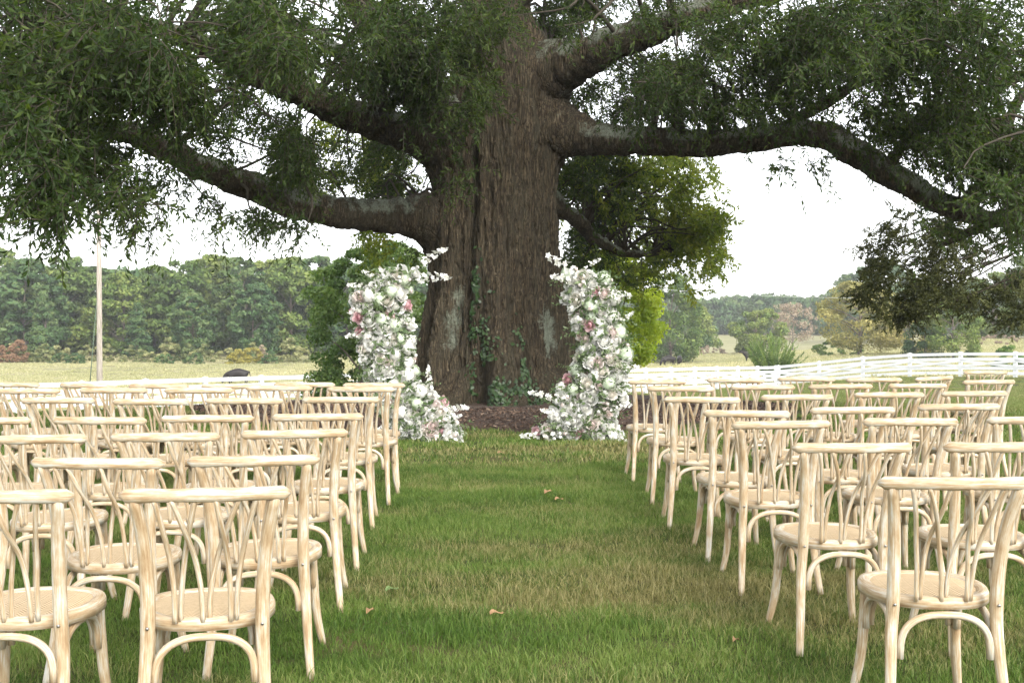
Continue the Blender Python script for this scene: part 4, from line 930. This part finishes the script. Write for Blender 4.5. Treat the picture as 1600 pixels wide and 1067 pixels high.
# ------------------------------------------------------------------ floral columns
M_PETAL = {}
def petal_mat(name, c0, c1, c2):
    m, nt, b = new_mat(name)
    c = ramp(nt, attr(nt, 'rnd'), [(.0, c0), (.5, c1), (1.0, c2)]); oi = nt.nodes.new('ShaderNodeObjectInfo')
    c = mixc(nt, mathn(nt, 'MULTIPLY', oi.outputs['Random'], .25), c, tuple(x*.94 for x in c1))
    nt.links.new(c, b.inputs['Base Color']); b.inputs['Roughness'].default_value = .6; b.inputs['Specular IOR Level'].default_value = .2
    tr = nt.nodes.new('ShaderNodeBsdfTranslucent'); nt.links.new(c, tr.inputs['Color']); ms = nt.nodes.new('ShaderNodeMixShader'); ms.inputs[0].default_value = .32
    nt.links.new(b.outputs[0], ms.inputs[1]); nt.links.new(tr.outputs[0], ms.inputs[2]); nt.links.new(ms.outputs[0], nt.nodes['Material Output'].inputs['Surface']); return m
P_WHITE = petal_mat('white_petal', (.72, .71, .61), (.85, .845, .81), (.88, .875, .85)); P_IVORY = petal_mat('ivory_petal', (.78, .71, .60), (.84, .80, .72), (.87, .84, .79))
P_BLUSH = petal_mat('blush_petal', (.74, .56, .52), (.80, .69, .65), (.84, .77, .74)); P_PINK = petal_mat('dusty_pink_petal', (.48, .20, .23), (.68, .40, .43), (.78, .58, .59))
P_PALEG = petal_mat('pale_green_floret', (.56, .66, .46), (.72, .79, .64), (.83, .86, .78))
def grid_faces(nu, nv, off): return [(off+a*nv+b, off+(a+1)*nv+b, off+(a+1)*nv+b+1, off+a*nv+b+1) for a in range(nu-1) for b in range(nv-1)]
def rose_mesh(name, mat, rng, R=.05, layers=((3,.28,80),(4,.46,66),(5,.68,50),(6,.92,30),(6,1.14,6))):
    """cupped petals in whorls round +Z: (petals, radius, how far up they close in degrees)"""
    V = []; F = []; C = []; n0 = 0; nl = len(layers)
    for li, (n, rad, el) in enumerate(layers):
        for k in range(n):
            a0 = 2*math.pi*(k+.41*li)/n + rng.normal()*.12; wd = min(2.4, 2*math.pi/n*1.35); e1 = math.radians(el+rng.normal()*5); r1 = rad*R*(1+.05*rng.normal())
            for u in (0, .4, .75, .93, 1.0):
                for v in (-1, -.5, 0, .5, 1):
                    e_ = -1.1 + u*(e1+1.1) - .16*v*v*u; lip = (.20*max(0, u-.80)/.20 - .05*v*v*u + .03*rng.normal()*u)*(.4+.25*li)
                    q = r1*(1+lip*(1 if li else .2)); a = a0+v*wd*.5*(.45+.6*math.sin(math.pi*min(1, u*.7+.22)))
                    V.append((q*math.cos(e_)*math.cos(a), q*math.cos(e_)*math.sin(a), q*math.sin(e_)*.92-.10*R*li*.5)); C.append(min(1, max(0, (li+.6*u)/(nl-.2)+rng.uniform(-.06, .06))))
            F += grid_faces(5, 5, n0); n0 += 25
    me = bpy.data.meshes.new(name); me.from_pydata(V, [], F); me.materials.append(mat)
    a_ = me.attributes.new('rnd', 'FLOAT', 'POINT'); a_.data.foreach_set('value', np.array(C, 'f')); me.shade_smooth(); return me
def florets_mesh(name, mat, rng, pts, nrm, size, cup=.25, npet=4, core=0):
    V = []; F = []; C = []; n0 = 0
    if core:                                                   # the packed heart of the head
        for i in range(7):
            for j in range(12):
                e_ = -1.2+i*2.7/6; a = j*math.pi/6; V.append(np.array((core*math.cos(e_)*math.cos(a), core*math.cos(e_)*math.sin(a), core*math.sin(e_)*.8))); C.append(.5)
        F += [(i*12+j, i*12+(j+1) % 12, (i+1)*12+(j+1) % 12, (i+1)*12+j) for i in range(6) for j in range(12)]; n0 = 84
    for p, n in zip(pts, nrm):
        n = norm(np.array(n)); a1 = norm(np.cross(n, rng.normal(size=3))); a2 = np.cross(n, a1); s = size*rng.uniform(.75, 1.2); col = rng.uniform(.2, 1)
        for k in range(npet):
            t = 2*math.pi*k/npet; dv = a1*math.cos(t)+a2*math.sin(t); sv = -a1*math.sin(t)+a2*math.cos(t); w = .62 if npet == 4 else .5
            V += [p, p+(dv*.6+sv*w*.75)*s+n*cup*s*.6, p+dv*s*1.05+n*cup*s*rng.uniform(.2, 1.0), p+(dv*.6-sv*w*.75)*s+n*cup*s*.6]; C += [max(0, col-.45), col, col, col]
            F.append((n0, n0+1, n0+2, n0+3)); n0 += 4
    me = bpy.data.meshes.new(name); me.from_pydata([tuple(v) for v in V], [], F); me.materials.append(mat)
    a_ = me.attributes.new('rnd', 'FLOAT', 'POINT'); a_.data.foreach_set('value', np.array(C, 'f')); return me
fl = np.random.default_rng(31)
def dome(n, R, flat=.75):
    v = norm(fl.normal(size=(n, 3))); v[:, 2] = np.abs(v[:, 2])*.95-.12; return v*np.array((R, R, R*flat))*fl.uniform(.82, 1.05, (n, 1)), v
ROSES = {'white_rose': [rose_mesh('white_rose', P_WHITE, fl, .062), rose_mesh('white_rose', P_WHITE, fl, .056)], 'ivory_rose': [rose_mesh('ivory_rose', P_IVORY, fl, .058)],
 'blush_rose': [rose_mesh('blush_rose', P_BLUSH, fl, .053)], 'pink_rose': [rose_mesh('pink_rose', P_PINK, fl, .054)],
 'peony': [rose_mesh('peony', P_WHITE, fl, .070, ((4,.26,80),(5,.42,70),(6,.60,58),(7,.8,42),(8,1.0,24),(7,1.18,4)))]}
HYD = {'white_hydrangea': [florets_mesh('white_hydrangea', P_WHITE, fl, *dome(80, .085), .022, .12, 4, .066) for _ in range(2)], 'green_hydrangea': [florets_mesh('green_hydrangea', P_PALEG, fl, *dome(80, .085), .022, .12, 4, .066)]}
def spray_mesh():
    L = .34; pts = []; nr = []
    for k in range(19):
        t = k/18; a = k*2.4; r = .052*(1-t*.75)*fl.uniform(.6, 1.25); pts.append(np.array((r*math.cos(a), r*math.sin(a), .03+L*t+.02*fl.normal()))); nr.append((math.cos(a), math.sin(a), .5))
    return florets_mesh('blossom_spray', P_WHITE, fl, pts, nr, .033, .35, 5)
SPRAY = [spray_mesh() for _ in range(2)]
BUD = rose_mesh('rose_bud', P_BLUSH, fl, .030, ((3,.5,84),(4,.8,76))); BUDW = rose_mesh('white_bud', P_WHITE, fl, .028, ((3,.5,84),(4,.8,76)))
M_FOL = leaf_mat('floral_foliage', [(.045, .085, .028), (.105, .155, .065), (.22, .275, .155)], .25, (1.3, 1.4, .7), .5, .3, 0, 4)
M_STEM = simple_mat('stem', (.06, .09, .03), .6, .2)
def floral(name, label, line, sprays, seed, d=13.0):
    """line: (px, py, half width px); blooms are laid round the real elliptical body it describes"""
    rng = np.random.default_rng(seed); L = np.array(line, float)
    base = P(L[-1, 0], 688, d); e = empty(name, (base[0], d, gz1(base[0], d)), 0, label, 'floral column'); E = np.array(e.location)
    cen = catmull([P(a, b_, d) for a, b_, w_ in line], 80); hw = np.interp(np.linspace(0, 1, 80), np.linspace(0, 1, len(L)), L[:, 2]*.85*d/FOC)*(1+.22*(vnoise(np.arange(80)*.16, np.zeros(80), seed)-.5))
    used = []
    def place(nm, mesh, p, n_, s, roll):
        o = link(nm, mesh, None, e); o.location = p-E; q = Vector(n_).to_track_quat('Z', 'Y'); o.rotation_mode = 'QUATERNION'
        from mathutils import Quaternion
        o.rotation_quaternion = q @ Quaternion((0, 0, 1), roll); o.scale = (s*rng.uniform(.9, 1.1), s, s*rng.uniform(.75, 1.1)); return o
    kinds = [('white_hydrangea', .08, .12), ('green_hydrangea', .08, .10), ('peony', .060, .16), ('white_rose', .046, .30), ('ivory_rose', .045, .12), ('blush_rose', .042, .10), ('pink_rose', .045, .055)]
    plan = []
    for nm, rad, share in kinds: plan += [(nm, rad)]*int(share*230)
    plan = [plan[i] for i in rng.permutation(len(plan))]; cnt = 0
    cum = np.cumsum(hw); cum = cum/cum[-1]
    for nm, rad in plan:
        for tr_ in range(60):
            k = int(np.searchsorted(cum, rng.uniform(0, 1))); k = min(k, 79); a = rng.normal(-math.pi/2, 1.25)
            ry = min(.27, hw[k]*.8); p = cen[k]+np.array((hw[k]*math.cos(a), ry*math.sin(a), 0))*rng.uniform(.80, 1.14)+np.array((0, 0, rng.normal()*.02))
            if p[2] < E[2]+.07: p[2] = E[2]+.07+rng.uniform(0, .06)
            if all((p[0]-u[0])**2+(p[1]-u[1])**2+(p[2]-u[2])**2 > (.80*(rad+u[3]))**2 for u in used):
                n_ = norm(np.array((math.cos(a)*.9, math.sin(a)*.9-.35, .25))+rng.normal(size=3)*.22)
                ms = ROSES.get(nm) or HYD.get(nm); place(nm, ms[rng.integers(0, len(ms))], p-n_*rad*.4, n_, rng.uniform(.85, 1.18), rng.uniform(0, 6.28)); used.append((*p, rad)); cnt += 1; break
    for (x0, y0, x1, y1, dz) in sprays:
        p0 = P(x0, y0, d-dz); p1 = P(x1, y1, d-dz-.05); v = p1-p0; s = np.linalg.norm(v)/.38
        place('blossom_spray', SPRAY[rng.integers(0, 2)], p0, norm(v), s, rng.uniform(0, 6.28)); cnt += 1
        for q in range(2): 
            pb = p0-norm(v)*.06+rng.normal(size=3)*.04; place('rose_bud' if rng.uniform() < .5 else 'white_bud', BUD if rng.uniform() < .5 else BUDW, pb, norm(v+rng.normal(size=3)*.2), 1.0, 0)
    for q in range(34):
        k = rng.integers(2, 78); a = rng.normal(-math.pi/2, 1.2); p = cen[k]+np.array((hw[k]*1.12*math.cos(a), min(.3, hw[k])*math.sin(a), 0)); p[2] = max(p[2], E[2]+.06)
        n_ = norm(np.array((math.cos(a), math.sin(a), .3))+rng.normal(size=3)*.3); w_ = rng.uniform() < .55; place('white_bud' if w_ else 'rose_bud', BUDW if w_ else BUD, p, n_, rng.uniform(.8, 1.3), 0)
    # foliage between the blooms and standing out of the outline
    n = 5200; k = np.searchsorted(cum, rng.uniform(0, 1, n)).clip(0, 79); a = rng.uniform(0, 6.283, n); rr_ = rng.uniform(.4, 1.02, n)
    ry = np.minimum(.27, hw[k]*.8); S = cen[k]+np.stack([hw[k]*np.cos(a)*rr_, ry*np.sin(a)*rr_, rng.normal(size=n)*.03], -1); S[:, 2] = np.maximum(S[:, 2], E[2]+.02)
    nv = norm(np.stack([np.cos(a), np.sin(a), rng.normal(size=n)*.5], -1)+rng.normal(size=(n, 3))*.5); a1 = norm(np.cross(nv, rng.normal(size=(n, 3)))); l = norm(nv*.6+a1*.8); w = np.cross(l, a1*.3+nv); w = norm(w)
    q_ = rng.uniform(.028, .062, n)[:, None]; ww = q_*rng.uniform(.3, .55, (n, 1))
    V = np.stack([S, S+l*q_*.9+w*ww, S+l*q_*2, S+l*q_*.9-w*ww], 1).reshape(-1, 3)-E; i4 = np.arange(n)[:, None]*4
    o = link('foliage', big_mesh('foliage', V, np.concatenate([i4+np.array([[0, 1, 2]]), i4+np.array([[0, 2, 3]])]), np.repeat(rng.uniform(0, 1, n), 4), M_FOL), None, e); tag(o, None, None, None, 'stuff')
    # leafy wisps
    m_ = 90; k = rng.integers(0, 80, m_); a = rng.normal(-math.pi/2, 1.5, m_); S = cen[k]+np.stack([hw[k]*np.cos(a)*.9, np.minimum(.27, hw[k])*np.sin(a)*.9, np.zeros(m_)], -1)
    dv = norm(np.stack([np.cos(a)*1.3, np.sin(a), rng.uniform(-.1, .9, m_)], -1)+rng.normal(size=(m_, 3))*.2); V, F, R_, TW, TWF = build_leaves(S, dv, rng.uniform(.14, .30, m_), 13, rng, .045, .011, .2, .9)
    tag(link('greenery', big_mesh('greenery', V-E, F, R_, M_FOL), None, e), None, None, None, 'stuff')
    bf = Buf(); tube(bf, cen[::4]-E, .035, sides=6); tm = bf.mesh('stand'); tm.materials.append(M_STEM); link('stand', tm, None, e)
    return cnt
floral('floral_column', 'tall crescent of white and blush flowers on the lawn left of the oak trunk',
 [(625,425,26),(600,455,46),(596,485,48),(600,525,48),(606,565,48),(615,600,52),(640,632,62),(662,660,62),(668,682,58)],
 [(655,412,696,388,.2),(650,434,704,432,.25),(588,448,546,446,.1),(588,486,541,487,.15),(592,520,543,525,.15),(690,684,724,690,.3),(690,640,730,636,.2),(672,612,668,570,.1),(590,600,556,600,.05),(600,440,566,424,.1),(696,655,728,648,.3),(610,660,588,672,.2)], 41)
floral('floral_column', 'tall crescent of white and blush flowers on the lawn right of the oak trunk',
 [(915,432,40),(925,462,46),(930,495,46),(940,530,46),(938,565,48),(930,600,52),(915,632,58),(905,660,62),(905,682,66)],
 [(896,424,848,394,.2),(900,440,850,428,.25),(918,415,945,402,.1),(960,458,996,462,.15),(966,505,990,488,.1),(870,622,826,612,.3),(868,680,820,680,.3),(950,680,984,690,.2),(960,580,1000,572,.1),(880,655,848,640,.3),(950,640,990,632,.15)], 42)

# ------------------------------------------------------------------ crossback chairs
def mat_wood():
    m, nt, b = new_mat('limewashed_wood'); tc = nt.nodes.new('ShaderNodeTexCoord'); oi = nt.nodes.new('ShaderNodeObjectInfo')
    va = nt.nodes.new('ShaderNodeVectorMath'); va.operation = 'ADD'; cmb = nt.nodes.new('ShaderNodeCombineXYZ')
    nt.links.new(mathn(nt, 'MULTIPLY', oi.outputs['Random'], 37.), cmb.inputs[1]); nt.links.new(tc.outputs['UV'], va.inputs[0]); nt.links.new(cmb.outputs[0], va.inputs[1])
    n1 = noise(nt, va.outputs[0], 1, 5, .62, (5, 9, 1)); n2 = noise(nt, va.outputs[0], 1, 5, .65, (26, 7, 1)); n3 = noise(nt, va.outputs[0], 1, 3, .5, (2, 3, 1))
    f = mathn(nt, 'ADD', mathn(nt, 'MULTIPLY', n1, .5), mathn(nt, 'MULTIPLY', n2, .5)); f = mathn(nt, 'ADD', .5, mathn(nt, 'MULTIPLY', mathn(nt, 'SUBTRACT', f, .5), 1.35)); f = mathn(nt, 'ADD', f, mathn(nt, 'MULTIPLY', mathn(nt, 'SUBTRACT', n3, .5), .35))
    c = ramp(nt, f, [(.33, (0.2842, 0.1899, 0.1026)), (.44, (0.384, 0.2847, 0.1711)), (.52, (0.4416, 0.356, 0.2471)), (.60, (0.4954, 0.4588, 0.3763)), (.70, (0.5376, 0.5379, 0.4866))])
    nt.links.new(c, b.inputs['Base Color']); b.inputs['Roughness'].default_value = .55; b.inputs['Specular IOR Level'].default_value = .3
    bump(nt, b, n2, .25, .002); return m
def mat_cane():
    m, nt, b = new_mat('woven_cane'); tc = nt.nodes.new('ShaderNodeTexCoord')
    # herringbone weave: narrow strands turning back and forth every few centimetres
    sep = nt.nodes.new('ShaderNodeSeparateXYZ'); nt.links.new(tc.outputs['Object'], sep.inputs[0])
    tri = mathn(nt, 'PINGPONG', sep.outputs[0], .022); s = mathn(nt, 'ADD', sep.outputs[1], tri)
    wv = mathn(nt, 'PINGPONG', mathn(nt, 'MULTIPLY', s, 1.0), .007); wv = mathn(nt, 'MULTIPLY', wv, 143.)
    n = noise(nt, tc.outputs['Object'], 60, 4, .6)
    c = ramp(nt, mathn(nt, 'ADD', mathn(nt, 'MULTIPLY', wv, .6), mathn(nt, 'MULTIPLY', n, .4)), [(.25, (0.2782, 0.1851, 0.09377)), (.5, (0.5008, 0.3703, 0.2164)), (.75, (0.6399, 0.4962, 0.3101))])
    nt.links.new(c, b.inputs['Base Color']); b.inputs['Roughness'].default_value = .6; bump(nt, b, wv, .5, .002); return m
M_LIME = mat_wood(); M_CANE = mat_cane(); M_BOLT = simple_mat('bolt_steel', (.35, .34, .32), .35, .1, 10, .5, .9)
def wood(bf, name, me_name=None):
    me = bf.mesh(me_name or name); me.materials.append(M_LIME); return me
def lerp_in(arr, t): 
    arr = np.asarray(arr, float); return np.interp(t, np.linspace(0, 1, len(arr)), arr)
def chair_parts(seed):
    rng = np.random.default_rng(seed); out = []
    SX, SY = .172, -.205                       # rear posts at the seat
    TX, TY, TZ = .205, -.305, .862             # their tops
    # top rail: thick, bowed back, rounded ends
    t = np.linspace(-1, 1, 25); pth = np.stack([t*.25, TY-.012-.040*(1-t**2)+.018*t*t, TZ+.004+.006*(1-t*t)+0*t], -1)
    endr = np.sqrt(np.clip(1-np.clip((np.abs(t)-.93)/.075, 0, 1)**2, .02, 1)); wob = 1+.05*np.sin(t*7+seed)
    bf = Buf(); tube(bf, pth, .0165*endr*wob, .0215*endr*wob, 14, (0, 0, 1), True, rng.uniform(0, 9)); out.append(('top_rail', wood(bf, 'top_rail'), None))
    for s in (-1, 1):
        # rear post and leg in one bent piece
        p = catmull([(s*.203, -.285, 0), (s*.188, -.243, .16), (s*.176, SY-.006, .34), (s*SX, SY-.012, .46), (s*(SX+.002), SY-.026, .58), (s*(SX+.012), SY-.058, .72), (s*TX, TY-.02+.010, TZ)], 26)
        q = np.linspace(0, 1, 26); ra = lerp_in([.0155, .018, .0215, .023, .0225, .021, .0185], q)
        bf = Buf(); tube(bf, p, ra, ra*.88, 12, (0, 1, 0), True, rng.uniform(0, 9)); out.append(('rear_post', wood(bf, 'rear_post'), None))
        # front leg, tapering and kicked out at the foot
        p = catmull([(s*.162, .135, .437), (s*.166, .143, .30), (s*.176, .158, .14), (s*.197, .188, 0)], 18)
        bf = Buf(); ra = lerp_in([.0195, .020, .018, .0145], np.linspace(0, 1, 18)); tube(bf, p, ra, ra, 12, (0, 1, 0), True, rng.uniform(0, 9)); out.append(('front_leg', wood(bf, 'front_leg'), None))
    # back slats: three pairs that spring from the seat and cross under the rail
    def rail_y(x): t_ = x/.25; return TY-.012-.040*(1-t_**2)+.018*t_*t_
    for xb, xt in ((-.092, -.148), (-.076, -.030), (-.009, -.098), (.009, .098), (.076, .030), (.092, .148)):
        yo = .006 if xt > xb else -.006
        p = catmull([(xb, SY+.004+yo, .452), (xb+(xt-xb)*.07, SY-.012+yo, .56), (xb+(xt-xb)*.30, SY-.042+yo, .67), (xb+(xt-xb)*.64, rail_y(xt)+.036+yo, .77), (xt, rail_y(xt)+yo*.5, TZ-.004)], 20)
        bf = Buf(); tube(bf, p, .0085, .0075, 8, (0, 1, 0), True, rng.uniform(0, 9)); out.append(('slat', wood(bf, 'slat'), None))
    # seat frame: round bent hoop, flattened at the back
    A_ = np.linspace(0, 2*math.pi, 56, endpoint=False)
    def outline(k):
        o = []
        for a in A_:
            c, s_ = math.cos(a), math.sin(a); ex = 2.5
            r = (abs(c)**ex+abs(s_)**ex)**(-1/ex); x = r*c*.217; y = r*s_*.212
            if y < 0: x *= 1-.10*(-y/.212)
            o.append((x*k[0], y*k[1]))
        return np.array(o)
    prof = [(1.0, .424), (1.0, .452), (.975, .4625), (.90, .4655), (.815, .4605), (.80, .452), (.80, .424)]
    bf = Buf(); rings = [np.column_stack([outline((k, k)), np.full(56, z)]) for k, z in prof]; m_ = len(prof); Vv = np.concatenate(rings); Ff = []; Uu = []
    for r in range(m_):
        r2 = (r+1) % m_
        for j in range(56):
            j2 = (j+1) % 56; Ff.append((r*56+j, r*56+j2, r2*56+j2, r2*56+j)); u0 = j*.0235; Uu.append([(r*.16, u0), (r*.16, u0+.0235), ((r+1)*.16, u0+.0235), ((r+1)*.16, u0)])
    bf.add(Vv, Ff, Uu); out.append(('seat_frame', wood(bf, 'seat_frame'), None))
    # cane seat, slightly domed
    bf = Buf(); rr_ = np.linspace(1, 0, 6); Vv = np.concatenate([np.column_stack([outline((.808*k, .808*k)), np.full(56, .4565+.008*(1-k*k))]) for k in rr_[:-1]]+[np.array([[0, 0, .4645]])]); Ff = []
    for r in range(4):
        for j in range(56): Ff.append((r*56+j, r*56+(j+1) % 56, (r+1)*56+(j+1) % 56, (r+1)*56+j))
    for j in range(56): Ff.append((4*56+j, 4*56+(j+1) % 56, 280))
    bf.add(Vv, Ff); me = bf.mesh('cane_seat'); me.materials.append(M_CANE); out.append(('cane_seat', me, 'seat_frame'))
    # bent arches bracing the legs under the seat
    def arch(a, b_, top, n=22):
        a = np.array(a); b_ = np.array(b_); pts = []
        for t_ in np.linspace(0, math.pi, n):
            w = .5-.5*math.cos(t_) if False else (1-math.copysign(abs(math.cos(t_))**.8, math.cos(t_)))/2
            q = a*(1-w)+b_*w; q[2] += top*math.sin(t_)**.62; pts.append(q)
        bf = Buf(); tube(bf, pts, .0125, .0135, 9, (a[1]-b_[1], b_[0]-a[0], 0.001), True, rng.uniform(0, 9)); return wood(bf, 'arch_brace')
    out.append(('arch_brace', arch((-.150, -.222, .262), (.150, -.222, .262), .148), None)); out.append(('arch_brace', arch((-.142, .142, .275), (.142, .142, .275), .135), None))
    for s in (-1, 1): out.append(('arch_brace', arch((s*.165, -.200, .268), (s*.165, .118, .268), .142), None))
    for s in (-1, 1):
        for pp, dv, own in (((s*SX, SY-.033, .447), (0, -1, .1), 'rear_post'), ((s*.168, .128, .30), (-s*.3, -1, 0), 'front_leg')):
            bf = Buf(); pp = np.array(pp); dv = norm(np.array(dv, float)); tube(bf, [pp-dv*.004, pp+dv*.003], [.0055, .005], sides=8)
            me = bf.mesh('bolt_head'); me.materials.append(M_BOLT); out.append(('bolt_head', me, (own, s)))
    return out
def make_chair(seed):
    e = empty('crossback_chair', (0, 0, 0), 0, 'x', 'chair')
    made = {}; seen = {}
    for nm, me, own in chair_parts(seed):
        o = link(nm, me, None, made[own] if own else e)
        if own is None:
            k = seen.get(nm, 0); seen[nm] = k+1; made[nm] = o; made[(nm, -1 if k == 0 else 1)] = o
    return e
protos = [make_chair(s) for s in (1, 2, 3)]; first = [True]*3
# measured top rails: (x0, x1, y of the rail, turn in degrees)
LEFT_ROWS = [
 [(183,442,766,13),(-150,106,770,3)],
 [(295,500,712,4),(37,248,715,2)],
 [(379,545,671,5),(170,341,676,3),(-38,133,681,2)],
 [(426,568,648,3),(251,394,652,3),(77,221,656,1),(-100,41,658,-1)],
 [(470,593,621,2),(318,440,623,4),(174,291,626,1),(28,143,626,-2),(-122,0,627,0)],
 [(508,617,605,-2),(381,487,604,3),(255,363,608,1),(122,227,609,3),(-15,89,611,4)],
 [(535,631,600,2),(427,521,600,0),(313,408,602,-3),(198,291,602,-3),(86,180,600,-9),(-36,58,599,-4)]]
RIGHT_ROWS = [
 [(1380,1622,749,-2)],
 [(1237,1433,694,3),(1478,1680,693,2)],
 [(1147,1307,658,2),(1348,1506,655,2),(1544,1702,653,0)],
 [(1097,1234,642,1),(1269,1407,637,3),(1440,1570,634,2)],
 [(1036,1157,623,1),(1191,1309,618,3),(1337,1449,614,0),(1474,1580,613,4)],
 [(1010,1117,606,-1),(1143,1245,604,2),(1267,1368,602,1),(1390,1484,600,5),(1508,1593,598,10)],
 [(982,1074,594,2),(1104,1195,591,-2),(1217,1306,591,-4),(1326,1410,592,-3),(1430,1501,589,28),(1510,1577,586,8)]]
ORD = ['front', 'second', 'third', 'fourth', 'fifth', 'sixth', 'rearmost']
COLN = ['on the aisle', 'second from the aisle', 'third from the aisle', 'fourth from the aisle', 'fifth from the aisle', 'outermost, sixth from the aisle']
c_rng = np.random.default_rng(77)
for side, rows in (('left', LEFT_ROWS), ('right', RIGHT_ROWS)):
    for r, row in enumerate(rows):
        for k, (x0, x1, yy, deg) in enumerate(row):
            dw = 850.0*math.cos(math.radians(deg))/(x1-x0); dy_ = 884.0/(yy-499); d = .5*dw+.5*dy_
            yaw = math.radians(deg+c_rng.normal()*1.2); xc = ((x0+x1)/2-800)*d/FOC
            rx, ry = 0.0, -.335                                       # middle of the rail in the chair's own frame
            ox = xc-(math.cos(yaw)*rx-math.sin(yaw)*ry); oy = d-(math.sin(yaw)*rx+math.cos(yaw)*ry)
            v = (r*3+k*2+(side == 'right')) % 3
            ch = protos[v] if first[v] else copy_tree(protos[v]); first[v] = False
            zr = CAM_H-.885-(yy-499)*d/FOC
            ch.location = (ox, oy, .45*gz1(ox, oy)+.55*max(-.03, min(.02, zr))); ch.rotation_euler = (c_rng.normal()*.006, c_rng.normal()*.006, yaw)
            rown = ORD[6-r]
            ch['label'] = f'pale crossback chair {side} of the aisle, {rown} row from flowers, {COLN[k]}'
            ch['group'] = 'crossback chairs set out in rows facing the oak'

# ------------------------------------------------------------------ fallen leaves on the lawn
M_FALL = simple_mat('dry_leaf', (.30, .185, .095), .7, .3, 40); M_FALLG = simple_mat('green_leaf', (.12, .18, .06), .6, .2, 40)
def fallen(px, py, size, mat, label, rot):
    d = 1.38*FOC/(py-499); x = (px-800)*d/FOC; n = 7; V = []; F = []
    for k in range(n):
        t = k/(n-1); w = size*.24*math.sin(math.pi*min(1, t*.92+.06))**.8
        V += [(t*size-size/2, -w, .012*math.sin(t*5)+.006), (t*size-size/2, 0, .010*math.sin(t*5)), (t*size-size/2, w, .014*math.sin(t*5+.6)+.008)]
    for k in range(n-1): F += [(3*k, 3*k+1, 3*k+4, 3*k+3), (3*k+1, 3*k+2, 3*k+5, 3*k+4)]
    me = bpy.data.meshes.new('fallen_leaf'); me.from_pydata(V, [], F); me.shade_smooth(); o = link('fallen_leaf', me, mat); o.location = (x, d, gz1(x, d)+.035); o.rotation_euler = (.25, -.2, rot); tag(o, label, 'leaf', 'fallen leaves on the lawn')
fallen(776, 965, .065, M_FALL, 'tan fallen leaf lying in the middle of the aisle grass', .3)
fallen(577, 960, .07, M_FALL, 'small yellow brown leaf standing in grass right of the near left chair', 1.2)
fallen(856, 775, .10, M_FALL, 'orange brown fallen leaf far up the aisle', 1.0)
fallen(874, 786, .07, M_FALL, 'smaller orange leaf just right of the far aisle leaf', .4)
fallen(1152, 1010, .05, M_FALL, 'little orange leaf on the grass left of the nearest right chair', .8)
fallen(612, 922, .075, M_FALLG, 'pale green blade shaped leaf lying beside the left aisle chairs', .6)
fallen(783, 710, .07, M_FALL, 'tiny tan leaf near the mulch edge in the aisle', .2)

# ------------------------------------------------------------------ light summer haze
bf = Buf(); box(bf, (0, 300, 33), (900, 720, 47))
m, nt, b = new_mat('haze'); nt.nodes.remove(b); vol = nt.nodes.new('ShaderNodeVolumePrincipled')
vol.inputs['Color'].default_value = (.97, .985, 1.0, 1); vol.inputs['Density'].default_value = .00055; vol.inputs['Anisotropy'].default_value = .2
nt.links.new(vol.outputs[0], nt.nodes['Material Output'].inputs['Volume'])
hz = bf.mesh('haze', False); hz.materials.append(m); tag(link('haze', hz), 'thin pale haze in the air over the pasture', None, None, 'stuff')
